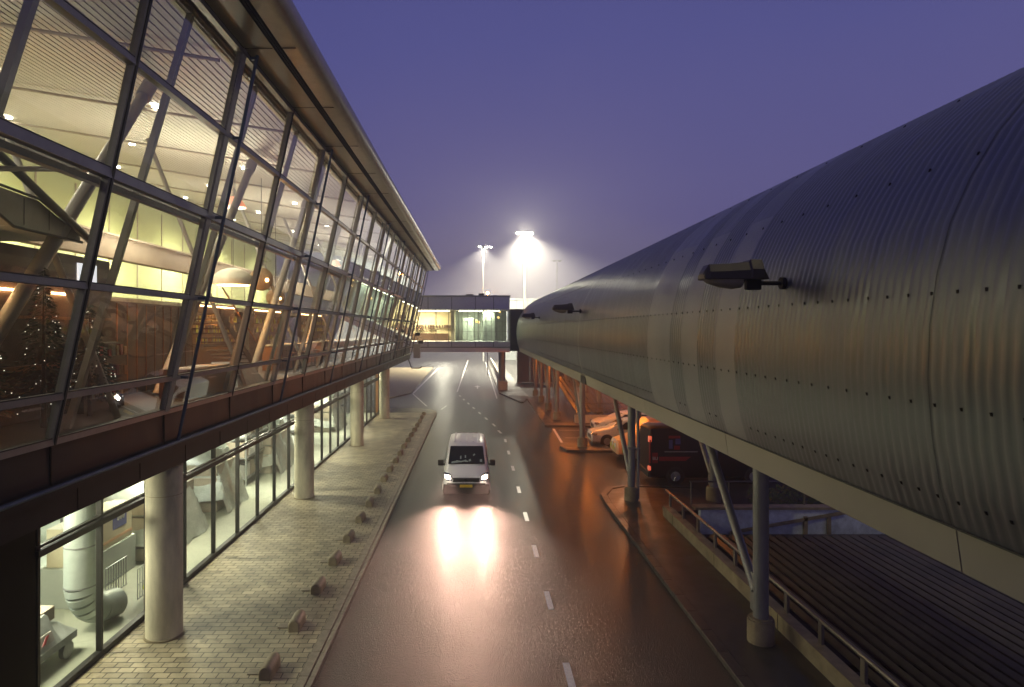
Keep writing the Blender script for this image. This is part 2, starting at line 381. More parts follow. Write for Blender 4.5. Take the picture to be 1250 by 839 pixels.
MB().box(-24, -8.21, Y0, Y1, 3.99, 4.41).build('lower_ceiling', M['store_wall'], T)
# rails
for k, z in enumerate(LEV):
    h = .10 if z != 9.415 else .15
    m = MB(); x = fx(z)
    m.box(x-.06, x+.075, Y0, Y1, z-h/2, z+h/2); m.box(x-.02, x+.079, Y0, Y1, z+h/2, z+h/2+.018, 1); 
    if z == 9.415: m.box(x-.26, x-.14, Y0, Y1, z-h/2-.10, z-h/2+.0, 2)
    m.build('rail', [M['alu'], M['gasket'], M['alu_light']], T)
# mullions, rods, windows
for k in range(18):
    yy = Y0+3.72*k
    main = k % 2 == 1
    m = MB()
    z0, z1 = 5.20, 12.92
    if main:
        for dy in (-.14, .12): m.bar((fx(z0)+.01, yy+dy, z0), (fx(z1)+.01, yy+dy, z1), .10, .04, 0)
        m.bar((fx(z0)+.06, yy-.01, z0), (fx(z1)+.06, yy-.01, z1), .03, .20, 2)
        for dy in (-.110, .090): m.bar((fx(z0)+.03, yy+dy, z0), (fx(z1)+.03, yy+dy, z1), .03, .02, 1)
    else:
        for dy in (-.05, .05): m.bar((fx(z0)+.01, yy+dy, z0), (fx(z1)+.01, yy+dy, z1), .12, .04, 0)
        m.bar((fx(z0)+.03, yy, z0), (fx(z1)+.03, yy, z1), .12, .05, 1)
    m.build('mullion', [M['alu'], M['gasket'], M['alu_light']], T)
    if main:
        m = MB(); a = (fx(4.6)+.30, yy+.30, 4.56); b = (fx(12.9)+.22, yy+.30, 12.93)
        m.cyl(a, b, .038, 10)
        for z in LEV[1:]: m.box(fx(z)+.02, fx(z)+.24, yy+.27, yy+.33, z-.03, z+.03)
        m.build('tie_rod', M['rod'], T, smooth=True)
    if yy+3.72 <= Y1+.1:
        wd = MB()
        a, b = yy+(.14 if main else .07), yy+3.72-(.07 if main else .16)
        for z0_, z1_ in zip(LEV, LEV[1:]):
            wd.face([(fx(z0_+.05), a, z0_+.05), (fx(z0_+.05), b, z0_+.05), (fx(z1_-.05), b, z1_-.05), (fx(z1_-.05), a, z1_-.05)])
        wd.build('window', M['glass_up'], T)
# inner frame: leaning fins and white braces
for k in range(18):
    yy = Y0+3.72*k+1.75
    m = MB(); m.bar((fx(5.2)-.75, yy-.1, 5.2), (fx(12.8)-.45, yy+.55, 13.0), .12, .11)
    m.build('inner_fin', M['alu_light'], T)
    if k % 2 == 0:
        m = MB(); m.cyl((-8.6, yy-1.6, 5.2), (-8.0, yy+4.2, 13.0), .15, 14, r2=.13); m.cyl((-8.03, yy+3.9, 12.6), (-8.0, yy+4.2, 13.02), .18, 14)
        m.build('brace', M['white'], T, smooth=True)
for k in range(9): MB().cyl((-7.3, Y0+7.44*k+3.2, 5.2), (-10.5, Y0+7.44*k+3.4, 13.1), .07, 12).build('back_stay', M['white'], T, smooth=True)
# roof, soffit, gutter
m = MB()
prof = [(-24.3, 16.4), (-24.3, 17.0), (-6, 13.9), (-3.95, 13.52)] + [(-3.78+.27*math.cos(a), 13.24+.27*math.sin(a)) for a in [R(d) for d in range(70, -101, -17)]] + [(-4.1, 12.97), (-4.12, 13.10), (-4.28, 13.10), (-4.28, 12.96), (-5.1, 12.96), (-5.3, 13.2), (-8, 13.60)]
m.loft([[(x, Y0-1, z) for x, z in prof], [(x, Y1+.9, z) for x, z in prof]], lambda k, i: 1 if 3 <= i <= 14 else (2 if 15 <= i <= 17 else 0))
m.build('roof', [M['soffit'], M['gutter'], M['black']], T, smooth=True, angle=30)
m = MB()
for k in range(18):
    m.box(-5.0, -4.30, Y0+3.72*k-.012, Y0+3.72*k+.012, 12.950, 12.957)
    m.box(-4.10, -3.80, Y0+3.72*k-.012, Y0+3.72*k+.012, 12.955, 12.966)
m.box(-4.235, -4.215, Y0-1, Y1+.8, 12.97, 13.08); m.box(-4.175, -4.155, Y0-1, Y1+.8, 12.97, 13.08)
m.build('soffit_joints', M['black'], T)
# slatted ceiling: rises inward
m = MB(); x = -5.5
while x > -23.8:
    z = 13.0+(-x-5.3)*.165
    m.hexa([(x-.16, Y0, z-.02+.0264), (x, Y0, z-.02), (x, Y1, z-.02), (x-.16, Y1, z-.02+.0264), (x-.16, Y0, z+.0264), (x, Y0, z), (x, Y1, z), (x-.16, Y1, z+.0264)]); x -= .21
m.build('slatted_ceiling', M['ceil'], T)
m = MB(); m.hexa([(-24, Y0, 16.2), (-5.4, Y0, 13.13), (-5.4, Y1, 13.13), (-24, Y1, 16.2), (-24, Y0, 16.3), (-5.4, Y0, 13.17), (-5.4, Y1, 13.17), (-24, Y1, 16.3)]); m.build('ceiling_void', M['beige'], T)
m = MB()
for k in range(12): yy = Y0+1+5.3*k; m.bar((-5.6, yy, 12.9), (-23, yy, 15.8), .05, .05) if False else m.cyl((-5.6, yy, 12.88), (-23, yy, 15.75), .045, 8)
m.build('ceiling_pipes', M['beige'], T)
# back wall and end walls
m = MB(); m.box(-24.3, -20.0, Y0, Y1, 5.2, 14.6)
for k in range(22): m.box(-19.998, -19.96, Y0+3*k, Y0+3*k+.10, 5.2, 14.3, 1)
for z in (8.4, 11.1): m.box(-19.998, -19.97, Y0, Y1, z, z+.07, 1)
m.build('back_wall', [M['lime'], M['beige']], T)
MB().box(-24, -6.2, Y0-.3, Y0-.05, .1, 13).build('end_wall', M['black'], T)
m = MB()
for z0_, z1_ in zip(LEV, LEV[1:]): m.face([(fx(z0_), Y1, z0_), (-20, Y1, z0_), (-20, Y1, z1_), (fx(z1_), Y1, z1_)])
m.build('end_window', M['glass_up'], T)
# inner bulkhead beam
m = MB(); m.box(-13.4, -13.0, 10, Y1, 9.55, 10.35); m.box(-13.5, -12.9, 10, Y1, 10.35, 10.42); m.build('bulkhead', M['beige'], T)
MB().box(-20, -15.0, 24, 62, 8.1, 8.35).build('mezzanine', M['conc'], T)
# ground-floor columns
for yy in (14.76, 26.85, 38.8, 50.6):
    m = MB(); m.cyl((-7.0, yy, .12), (-7.0, yy, 4.02), .39, 40)
    o = m.build('pillar', M['conc'], T, smooth=True)
    m = MB(); m.cyl((-7.0, yy, .121), (-7.0, yy, .155), .43, 32); m.cyl((-7.0, yy, 3.30), (-7.0, yy, 3.312), .392, 40)
    m.build('joint_ring', M['conc_dark'], o, smooth=True)
# shop-front
YG = [11.8+2.0*k for k in range(22)]
MB().box(-8.0, -7.86, -1, 11.72, .12, 4.0).build('dark_wall', M['black'], T)
m = MB(); m.box(-8.0, -7.80, 11.72, 54, 2.90, 3.02); m.box(-7.92, -7.84, 11.72, 54, 3.05, 3.10); m.build('transom', M['darkmetal'], T)
m = MB(); m.box(-7.98, -7.84, 11.72, 54, .12, .24); m.box(-7.98, -7.84, 11.72, 54, 3.92, 4.0); m.build('shopfront_sill', M['darkmetal'], T)
for k, yy in enumerate(YG):
    MB().box(-7.97, -7.85, yy-.035, yy+.035, .24, 3.95).build('shopfront_mullion', M['darkmetal'], T)
    if k < 21:
        m = MB(); m.face([(-7.9, yy+.035, .24), (-7.9, yy+1.965, .24), (-7.9, yy+1.965, 2.9), (-7.9, yy+.035, 2.9)]); m.face([(-7.9, yy+.035, 3.1), (-7.9, yy+1.965, 3.1), (-7.9, yy+1.965, 3.93), (-7.9, yy+.035, 3.93)])
        m.build('shopfront_window', M['glass_low'], T)
m = MB(); m.box(-8.3, -7.6, 54.0, 54.5, .12, 4.02); m.build('end_pier', M['wood'], T)
MB().box(-16, -8.3, 54.1, 54.4, .0, 4.0).build('lower_end_wall', M['fascia'], T)
MB().box(-24, -8.0, 8, 54.0, -.01, .118).build('store_floor', M['floor_store'], T)
m = MB(); m.box(-16.2, -16, 8, 54, .12, 3.98); 
m.build('store_back_wall', M['store_wall'], T)
MB().cyl((-7.55, 15.9, .12), (-7.55, 15.9, 4.0), .05, 10).build('downpipe', M['alu_light'], T, smooth=True)
for yy in (27.95, 40.0): MB().cyl((-7.5, yy, .12), (-7.5, yy, 4.0), .045, 10).build('downpipe', M['gal'], T, smooth=True)

# hall ceiling lights
e_dl = emit('downlight', (1, .97, .85), 40)
k = 0
for yy in (12.5, 19.5, 27, 34.5, 42, 50, 58):
    for x in (-9.5, -13.5, -17.5):
        z = 13.0+(-x-5.3)*.165-.03
        o = MB().cyl((x, yy+(x+9.5)*.3, z-.03), (x, yy+(x+9.5)*.3, z-.06), .11, 14).build('downlight', e_dl, T)
for yy in (8, 16, 24, 32, 40, 48, 57):
    lamp('AREA', 'hall_light', (-11.5, yy, 12.6), 480, (1.0, .90, .70), 2.2, (-12.5, yy, 5))
    lamp('AREA', 'hall_back_light', (-17.5, yy+3, 11.2), 420, (1.0, .95, .62), 1.6, (-20, yy+3, 9.5))
# uplights towards the slatted ceiling
for yy in (12, 24, 36, 48, 60):
    lamp('AREA', 'ceiling_uplight', (-10.5, yy, 9.3), 600, (1.0, .91, .74), 1.2, (-10.0, yy, 14))
for yy in (13, 20, 27.5, 35, 43, 51):
    lamp('AREA', 'store_light', (-9.0, yy, 3.93), 560, (1.0, .91, .68), .5, (-6.9, yy, 0), size_y=3); lamp('AREA', 'store_light', (-13.0, yy, 3.9), 420, (.98, 1.0, .86), 1.6, (-13, yy, 0), size_y=.5)
    
# added amber lamps, in place of orange reflections in the lower panes
for yy in (16, 24, 33, 43, 53): lamp('POINT', 'amber_fill', (-9.6, yy, 7.2), 230, (1.0, .36, .06), .2)

# ------------------------------------------------------------------ pier corridor (right)
P = thing('pier_corridor', (7.6, 38, 0), 'elevated grey corrugated metal passenger corridor carried on steel pillars', 'building')
half = [(4.72, 5.05), (4.60, 5.45), (4.52, 5.95), (4.48, 6.5), (4.50, 7.05), (4.57, 7.55), (4.70, 8.05), (4.90, 8.5), (5.17, 8.95), (5.52, 9.37), (5.95, 9.75), (6.45, 10.07), (7.0, 10.29), (7.6, 10.38)]
cx = 7.9
prof = half + [(2*cx-x, z) for x, z in reversed(half)]
# normals of the profile in xz
def pn(i):
    a = prof[max(i-1, 0)]; b = prof[min(i+1, len(prof)-1)]; t = Vector((b[0]-a[0], b[1]-a[1])).normalized(); return (-t.y, t.x)
# refine the profile
fine = []
for i in range(len(prof)-1):
    a, b = prof[i], prof[i+1]; na, nb = pn(i), pn(i+1)
    for s_ in (0, .5):
        fine.append(((a[0]+(b[0]-a[0])*s_, a[1]+(b[1]-a[1])*s_), (na[0]+(nb[0]-na[0])*s_, na[1]+(nb[1]-na[1])*s_)))
fine.append((prof[-1], pn(len(prof)-1)))
BANDS = [(11.3, 12.2), (13.2, 14.2), (15.1, 17.0), (28.3, 28.62)]  # paler, unribbed stretches of the skin
v = []; f = []; mi = []
PYE = 71.0
N = int((PYE-0.5)/.035); n = len(fine)
for k in range(N+1):
    yy = .5+.035*k
    amp = .012
    band = any(a <= yy <= b for a, b in BANDS)
    ph = (yy/.14) % 1.0
    d = amp*(0 if ph < .24 else 1)
    if band: d = amp*1.1
    for (p, nn) in fine: v.append((p[0]+nn[0]*d, yy, p[1]+nn[1]*d))
for k in range(N):
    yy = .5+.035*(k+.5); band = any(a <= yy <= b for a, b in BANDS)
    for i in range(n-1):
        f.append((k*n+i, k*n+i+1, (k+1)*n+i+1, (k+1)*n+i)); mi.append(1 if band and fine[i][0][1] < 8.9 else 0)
m = MB(); m.v = v; m.f = f; m.m = mi
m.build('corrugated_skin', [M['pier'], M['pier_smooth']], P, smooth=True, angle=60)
inner = [(p[0]-nn[0]*.02, p[1]-nn[1]*.02) for p, nn in fine]
m = MB(); m.face([(x, PYE, z) for x, z in inner]); m.face([(x, .5, z) for x, z in inner]); m.build('end_cap', M['pier'], P)
# fixing brackets in rows along the corrugation
m = MB()
def skin_at(z):
    for (p, n1), (q, n2) in zip(fine, fine[1:]):
        if p[1] <= z <= q[1]:
            t = (z-p[1])/(q[1]-p[1]); return (p[0]+(q[0]-p[0])*t, n1)
for z, step in ((7.35, .35), (6.26, .35), (5.34, .28), (8.75, .7), (9.9, 1.05)):
    x, nn = skin_at(z); yy = 3.0
    while yy < 48:
        if not any(a-.1 < yy < b+.1 for a, b in BANDS) or z > 6:
            a = Vector((x+nn[0]*.012, yy, z+nn[1]*.012)); up = Vector((-nn[1], 0, nn[0]))*.017; ou = Vector((nn[0], 0, nn[1]))*.014; s_ = Vector((0, .011, 0))
            m.hexa([a-up-s_, a-up+s_, a-up+s_+ou, a-up-s_+ou, a+up-s_, a+up+s_, a+up+s_+ou*.4, a+up-s_+ou*.4])
        yy += step + (.06 if rnd.random() < .3 else 0)
tag(m.build('bolts', M['black'], P), kind='stuff')
for yy in [5.97*k+.5 for k in range(1, 12)]:
    m = MB(); o1 = [(p[0]+nn[0]*.009, p[1]+nn[1]*.009) for p, nn in fine]
    for (a, b) in zip(o1, o1[1:]): m.face([(a[0], yy, a[1]), (b[0], yy, b[1]), (b[0], yy+.012, b[1]), (a[0], yy+.012, a[1])])
    m.build('panel_joint', M['darkmetal'], P)
# horizontal skin lap seam lines
m = MB()
for z in (7.42, 6.2, 9.0):
    x, nn = skin_at(z); m.box(x+nn[0]*.0-.02, x+.03, 30, PYE, z-.012, z+.012)
m.build('lap_seam', M['darkmetal'], P)
# fascia
m = MB()
yy = .5
while yy < PYE-.1:
    e = min(yy+5.95, PYE)
    m.hexa([(4.80, yy, 4.60), (5.0, yy, 4.58), (5.0, e, 4.58), (4.80, e, 4.60), (4.74, yy, 5.04), (5.0, yy, 5.04), (5.0, e, 5.04), (4.74, e, 5.04)])
    yy += 5.97
m.build('fascia', M['pier_fascia'], P)
MB().box(4.68, 4.8, .5, PYE, 5.045, 5.062).build('drip_edge', M['darkmetal'], P)
MB().box(4.83, 11.0, .5, PYE, 4.63, 5.03).build('underside', M['tubepaint'], P)
m = MB(); m.box(4.755, 4.795, 28.2, 29.6, 4.61, 5.03)
for k in range(4): m.box(4.73, 4.755, 28.3+.33*k, 28.36+.33*k, 4.60, 5.03, 1)
m.build('vent_grille', [M['black'], M['rail']], P)
# pillars on both sides, footings, raking struts
PY = [14.45, 26.4, 38.5, 50.4, 56.5, 62.4, 68.5]
for side, X in (('a', 6.30), ('b', 9.6)):
    for q, yy in enumerate(PY):
        if side == 'b' and q < 1: continue
        o = MB().cyl((X, yy, .12), (X, yy, 4.64), .165 if q != 1 else .15, 24).build('pillar', M['tubepaint'], P, smooth=True)
        m = MB(); m.cyl((X, yy, .05), (X, yy, .62), .285, 28); m.cyl((X, yy, .62), (X, yy, .66), .25, 28); m.build('footing', M['conc_dark'], o, smooth=True)
        m = MB(); m.cyl((X-.02, yy+.22, 1.15), (X-.02, yy+3.9, 4.64), .10, 16); m.box(X-.05, X+.05, yy+.05, yy+.45, .66, 1.5); m.build('strut', M['tubepaint'], P, smooth=True)
        if q == 1 and side == 'a':
            m = MB(); m.cyl((X+.24, yy-.1, .2), (X+.24, yy-.1, 4.64), .055, 12); m.box(X-.19, X+.32, yy-.2, yy-.13, 2.2, 2.26); m.build('downpipe', M['gal'], P, smooth=True)

# street lamps bracketed to the pier (unlit)
def bracket_lamp(loc, label):
    t = thing('bracket_lamp', loc, label, 'street lamp', 'unlit lamps on the side of the pier')
    b = MB()
    xs = [(-1.18, .14, .06, .13), (-1.165, .16, .05, .17), (-1.10, .19, .05, .27), (-.80, .20, .05, .28), (-.52, .21, .05, .31), (-.50, .22, .05, .34), (-.33, .21, .05, .34), (-.24, .17, .05, .08)]
    rings = []
    for x, hw, zb, zt in xs:
        rings.append([(x, -hw, zb), (x, -hw*.98, zb+(zt-zb)*.5), (x, -hw*.62, zt), (x, hw*.62, zt), (x, hw*.98, zb+(zt-zb)*.5), (x, hw, zb)])
    b.loft(rings); b.build('lamp_housing', M['lampbrown'], t, local=True, bevel=.008)
    b = MB(); rings = []
    for x, hw, d in ((-1.15, .02, .01), (-1.07, .13, .06), (-.9, .17, .115), (-.72, .175, .14), (-.60, .15, .12), (-.53, .02, .01)):
        rings.append([(x, hw*math.cos(a), .05-d*math.sin(a)) for a in [R(k) for k in range(0, 181, 20)]])
    b.loft(rings); b.build('lens_bowl', M['bowl'], t, smooth=True, local=True)
    b = MB(); b.prism([(-.52, -.06), (-.30, -.06), (-.30, .06), (-.52, .06)], -.10, .06); b.build('clamp', M['black'], t, bevel=.02, local=True)
    b = MB(); b.cyl((-.40, 0, 0), (.10, 0, 0), .032, 14); b.cyl((.0, 0, 0), (.06, 0, 0), .09, 14); b.build('arm', M['black'], t, smooth=True, local=True)
    b = MB(); b.cyl((-1.13, -.12, .09), (-1.13, -.15, .09), .03, 10); b.build('marker', M['amber'], t, local=True)
    return t
M['lampbrown'] = mat('brown_lamp_housing', (.030, .020, .017), .45, .2)
M['bowl'] = mat('smoked_lens', (.30, .26, .19), .2, 0, spec=.8)
M['amber'] = mat('amber_marker', (.9, .35, .02), .4)
t = bracket_lamp((4.52, 9.7, 7.68), 'large dark bracket lamp on the pier side, nearest and largest of the three')
def dup_to(src, loc, label): return dup(src, loc, label)
dup_to(t, (4.52, 28.4, 7.78), 'middle bracket lamp on the pier side, beside the thin pale band')
dup_to(t, (4.52, 46.6, 7.82), 'smallest, farthest bracket lamp on the pier side, near the footbridge')

# ------------------------------------------------------------------ footbridge between both
B = thing('footbridge', (-4, 75, 0), 'enclosed glazed footbridge with grey panels crossing above the road', 'bridge')
BX0, BX1, BY0, BY1 = -9.0, 3.8, 72.0, 78.0
m = MB(); m.box(BX0, BX1, BY0, BY1, 9.15, 10.55); m.box(BX0-.05, BX1+.1, BY0-.08, BY1, 10.55, 10.72, 1)
for x in (-5.2, -2.6, 0, 2.0): m.box(x, x+.05, BY0-.006, BY0+.1, 9.16, 10.54, 2)
m.build('roof', [M['bridge'], M['gal'], M['darkmetal']], B)
m = MB(); m.box(BX0, BX1+.05, BY0, BY1, 4.48, 5.65); m.box(BX0, BX1+.06, BY0-.03, BY0+.05, 4.98, 5.05, 2)
for x in (-5.2, -2.6, 0, 2.0): m.box(x, x+.05, BY0-.006, BY0+.1, 5.06, 5.64, 2)
m.build('floor_box', [M['bridge'], M['gal'], M['darkmetal']], B)
m = MB()
for x in [-8.9, -6.3, -4.3, -2.9, -1.85, 0.35, 2.4, 3.72]: m.box(x-.04, x+.04, BY0-.02, BY0+.08, 5.65, 9.15)
m.build('mullions', M['alu'], B)
m = MB(); m.face([(BX0, BY0+.03, 5.65), (BX1, BY0+.03, 5.65), (BX1, BY0+.03, 9.15), (BX0, BY0+.03, 9.15)]); m.face([(BX1, BY0+.03, 5.65), (BX1, BY1, 5.65), (BX1, BY1, 9.15), (BX1, BY0+.03, 9.15)])
m.build('window', M['glass_br'], B)
e_warmb = emit('amber_bulb', (1, .55, .12), 3)
M['cream'] = mat('cream_wall', (.70, .62, .42), .6, var=.06); M['teal'] = mat('teal_partition', (.40, .44, .38), .5, var=.2)
m = MB(); m.box(BX0, -2.75, BY1-.4, BY1-.2, 5.65, 9.15); m.box(-2.75, -2.3, BY0+1.6, BY1-.3, 5.65, 9.15); m.build('inner_wall', M['cream'], B)
m = MB(); m.box(-2.3, BX1-.1, BY1-.5, BY1-.3, 5.65, 9.15); m.box(-1.4, -.2, BY0+3, BY0+3.2, 5.65, 8.3); m.box(.9, 1.05, BY0+2, BY1-.5, 5.65, 9.15); m.box(1.05, 2.2, BY0+2.2, BY0+2.4, 5.65, 8.9)
m.build('partition', M['teal'], B)
m = MB(); m.box(BX0+.1, -2.9, BY0+2.2, BY0+2.5, 9.0, 9.08); m.box(-1.9, 2.8, BY0+2.6, BY0+2.9, 9.0, 9.08); m.build('light_strip', emit('strip_light', (1, .9, .62), 9), B)
m = MB()
for x in (-1.5, -.9, -.1, .5, 1.2, 1.8, 2.4, 3.0): m.box(x, x+.06, BY0+1.2, BY0+1.26, 5.65, 9.15)
for z in (6.7, 7.8): m.box(-2.2, 3.6, BY0+1.21, BY0+1.25, z, z+.05)
m.build('inner_frame', M['alu'], B)
m = MB()
for (x, z, r_) in ((.15, 7.9, .16), (.4, 7.75, .12), (2.6, 8.3, .12), (2.75, 8.9, .1)): m.sphere((x, BY0+1.0, z), r_, 10, 6)
m.build('pendant_lights', e_warmb, B, smooth=True)
m = MB()
for k in range(14): m.box(-7.3+.33*k+rnd.uniform(-.1, .1), -7.1+.33*k, BY1-.9, BY1-.6, 7.0+rnd.uniform(-.15, .2), 7.5)
m.box(-8, -3.2, BY1-1.0, BY1-.5, 5.65, 6.5)
m.build('shelf', M['wood_dark'], B)
m = MB(); m.cyl((3.1, 75.0, .1), (3.1, 75.0, 4.5), .36, 20); m.cyl((3.1, 77.2, .1), (3.1, 77.2, 4.5), .36, 20); m.build('pillar', M['gal'], B, smooth=True)
m = MB(); m.box(2.62, 3.66, 73.8, 78.0, .1, 1.1); m.build('footing', M['conc'], B, bevel=.03)
m = MB(); m.box(-1.0, -.2, 73, 73.6, 10.72, 10.9); m.box(.4, 1.0, 73, 73.8, 10.72, 11.0); m.build('roof_unit', M['darkmetal'], B)
MB().box(3.86, 9.5, 71.6, 77.5, 4.6, 9.2).build('connector', M['black'], B)
lamp('AREA', 'bridge_light', (-6, 75, 8.9), 900, (1, .84, .50), 3, (-6, 75.4, 5), size_y=1.5)
lamp('AREA', 'bridge_light', (.5, 74.0, 8.9), 520, (.95, 1, .72), 3, (.5, 74.4, 5), size_y=1)

# ------------------------------------------------------------------ light masts beyond the bridge
e_m = emit('mast_lamp', (1, .95, .70), 250); e_m2 = emit('small_mast_lamp', (1, .95, .72), 160); e_o = emit('orange_obstruction_light', (1, .32, .06), 120)
M['pole'] = mat('mast_steel', (.40, .40, .38), .4, .4)
def mast(x, y, h, label, lit, heads, em, r=.28):
    t = thing('light_mast', (x, y, 0), label, 'light mast', 'tall light masts beyond the bridge')
    MB().cyl((0, 0, 0), (0, 0, h), r, 16, r2=r*.55).build('pole', M['pole'], t, smooth=True, local=True)
    m = MB(); m.box(-1.7, 1.7, -.12, .12, h, h+.14); m.build('crossbar', M['pole'], t, local=True)
    for hx in heads:
        m = MB(); m.box(hx-.36, hx+.36, -.34, .2, h-.30, h-.06); o = m.build('lamp_head', M['darkmetal'], t, local=True)
        if lit: MB().box(hx-.32, hx+.32, -.36, -.345, h-.29, h-.08).build('lamp_glass', em, o, local=True)
    return t
mast(9.1, 121, 24.8, 'brightest tall light mast with glowing white floodlights above the footbridge', True, (-1.2, -.4, .4, 1.2), e_m)
mast(1.8, 144, 25.2, 'shorter-looking light mast with small white lamps left of the brightest mast', True, (-.7, .7, 1.5), e_m2, .22)
mast(24.5, 196, 27.5, 'faint unlit mast rising behind the pier roof, right of the brightest mast', False, (-.8, .8), e_m2, .22)
lamp('SPOT', 'mast_light', (9.1, 119.6, 24.5), 330000, (1, .93, .70), .3, (12, 122, 0), 140, .6)
lamp('POINT', 'mast_spill', (9.1, 119.6, 24.5), 8000, (1, .93, .68), .3)
lamp('SPOT', 'mast_light_small', (1.8, 143, 24.9), 80000, (1, .93, .72), .25, (1.5, 144, 0), 130, .4)
t = thing('warning_lamp', (1.9, 100, 0), 'small orange lamp on a thin pole glowing just above the footbridge roof', 'lamp')
MB().cyl((0, 0, 0), (0, 0, 12.3), .07, 10).build('pole', M['pole'], t, local=True)
MB().sphere((0, 0, 12.5), .22, 12, 8).build('lamp_globe', e_o, t, smooth=True, local=True)
lamp('POINT', 'warning_light', (1.9, 99.4, 12.6), 900, (1, .38, .10), .15)
# added unseen light behind the bridge, for a glare streak on the road
lamp('AREA', 'glare_helper', (-7.5, 150, 8.0), 1500, (1, .95, .72), 3.4, (-5, 110, 0), size_y=1.5)
t = thing('distant_terminal', (16, 150, 0), 'hazy glazed terminal wing far behind the footbridge', 'building')
m = MB(); m.box(-9, 12, 0, 12, 0, 14.0); m.build('wall', mat('far_glazing', (.42, .47, .45), .3, var=.1), t, local=True)
m = MB()
for k in range(9): m.box(-9.1+2.5*k, -8.95+2.5*k, -.1, 0, 0, 14)
for z in (9.5, 11.5, 13.6): m.box(-9.1, 12.1, -.12, 0, z, z+.15)
m.build('frame', M['alu'], t, local=True)
m = MB()
for k in range(8): m.box(-8.4+2.5*k, -7.6+2.5*k, -.15, -.1, 10.9, 11.05)
m.build('ceiling_lights', emit('far_strip', (1, .95, .7), 5), t, local=True)

# ------------------------------------------------------------------ orange lamps below the pier
e_s = emit('sodium_lamp', (1, .28, .03), 60)
for k, (x, yy, pw) in enumerate(((7.5, 32.0, 420), (7.5, 44.3, 420), (7.7, 56, 330), (7.7, 68, 330), (9.6, 41.6, 420), (12.5, 53, 420))):
    pos = ['nearest', 'second', 'third', 'farthest', 'inner near', 'inner far'][k]
    t = thing('sodium_lamp', (x, yy, 4.46), '%s orange lamp fixed under the pier deck' % pos, 'lamp', 'orange lamps under the pier')
    MB().box(-.30, .30, -.12, .12, .04, .16).build('lamp_housing', M['darkmetal'], t, local=True, bevel=.02)
    MB().box(-.26, .26, -.09, .09, 0, .035).build('lamp_glass', e_s, t, local=True)
    lamp('POINT', 'sodium_light', (x, yy, 4.3), pw*(.55 if k == 4 else .6 if k == 0 else .95), (1, .68, .42) if k == 4 else (1, .22, .015), .12)

# ------------------------------------------------------------------ low wall, rail, slatted ramp roof
t = thing('parapet_wall', (7.1, 13, 0), 'low stained concrete parapet with steel handrail beside the slatted roof', 'wall')
m = MB(); m.box(6.93, 7.22, 1, 24.2, .1, .48)
for k in range(6): m.box(6.922, 6.93, 3+4*k, 3.02+4*k, .12, .475, 1)
m.build('wall', [M['conc_dark'], M['black']], t, bevel=.012)
MB().cyl((7.18, 1, .95), (7.18, 24.6, .95), .05, 12).build('handrail', M['rail'], t, smooth=True)
for k in range(16):
    yy = 1.6+1.5*k; MB().box(7.15, 7.21, yy-.07, yy+.07, .48, .93).build('post', M['rail'], t)
t = thing('ramp_roof', (13, 12, 0), 'dark metal slatted roof over the underground ramp beneath the pier', 'roof')
m = MB(); x = 7.5
while x < 32: m.hexa([(x, 2.5, .34), (x+.13, 2.5, .40), (x+.13, 21.0, .40), (x, 21.0, .34), (x, 2.5, .38), (x+.13, 2.5, .44), (x+.13, 21.0, .44), (x, 21.0, .38)]); x += .30
m.build('slats', M['slat'], t)
m = MB()
for yy in (5, 9, 13, 17, 20.9): m.box(7.4, 32, yy, yy+.1, .2, .33)
m.build('bearers', M['black'], t)
MB().box(7.3, 32, 2.5, 21.1, .0, .05).build('dark_gap_sheet', M['black'], t)  # black sheet under the slats, painting the darkness of the gaps
t = thing('ramp_wall', (11, 22.5, 0), 'white painted ramp wall with modelled diagonal rail shadow behind the slatted roof', 'wall')
MB().box(7.7, 18.5, 22.4, 22.6, -.01, .85).build('wall', mat('ramp_white', (.60, .66, .72), .5, var=.25, vs=4), t)
m = MB(); m.bar((8.9, 22.33, .10), (9.1, 22.33, .18), .05, .05)
m.hexa([(8.7, 22.30, .02), (8.7, 22.36, .02), (8.7, 22.36, .12), (8.7, 22.30, .12), (12.6, 22.30, .70), (12.6, 22.36, .70), (12.6, 22.36, .80), (12.6, 22.30, .80)])
for x in (11.2, 12.0): m.box(x, x+.12, 22.3, 22.36, .0, .62)
m.build('rail_shadow_bar', M['conc_dark'], t)  # dark bars in the shape of the diagonal shadow of a rail
m = MB(); m.box(7.5, 18.6, 22.3, 22.72, .851, .93); m.build('coping', M['conc_dark'], t)
m = MB(); m.cyl((7.4, 22.6, 1.75), (14.6, 22.6, 1.75), .03, 8)
for k in range(6): m.cyl((7.45+1.3*k, 22.6, .93), (7.45+1.3*k, 22.6, 1.75), .025, 8)
m.build('handrail', M['rail'], t, smooth=True)
t = thing('far_ramp_roof', (13, 55, 0), 'slatted ramp roof glowing orange behind the farther pillars', 'roof')
m = MB(); x = 7.6
while x < 22: m.hexa([(x, 49, .7), (x+.22, 49, .76), (x+.22, 63, 2.4), (x, 63, 2.34), (x, 49, .76), (x+.22, 49, .82), (x+.22, 63, 2.46), (x, 63, 2.4)]); x += .42
m.build('slats', M['slat'], t)
MB().box(7.4, 22, 48.6, 48.9, 0, .62).build('edge_wall', M['conc'], t)
m = MB(); m.cyl((7.4, 48.7, 1.5), (22, 48.7, 1.5), .04, 8); m.cyl((7.4, 48.7, 1.1), (22, 48.7, 1.1), .03, 8)
for k in range(8): m.cyl((7.5+2*k, 48.7, .6), (7.5+2*k, 48.7, 1.5), .035, 8)
m.build('handrail', M['rail'], t)
t = thing('garage_wall', (20, 40, 0), 'black garage wall closing the yard behind the dark van', 'wall')
m = MB(); m.box(11.6, 34, 38.5, 38.8, 0, 4.6); m.build('wall', mat('garage_cladding', (.03, .025, .02), .6), t)
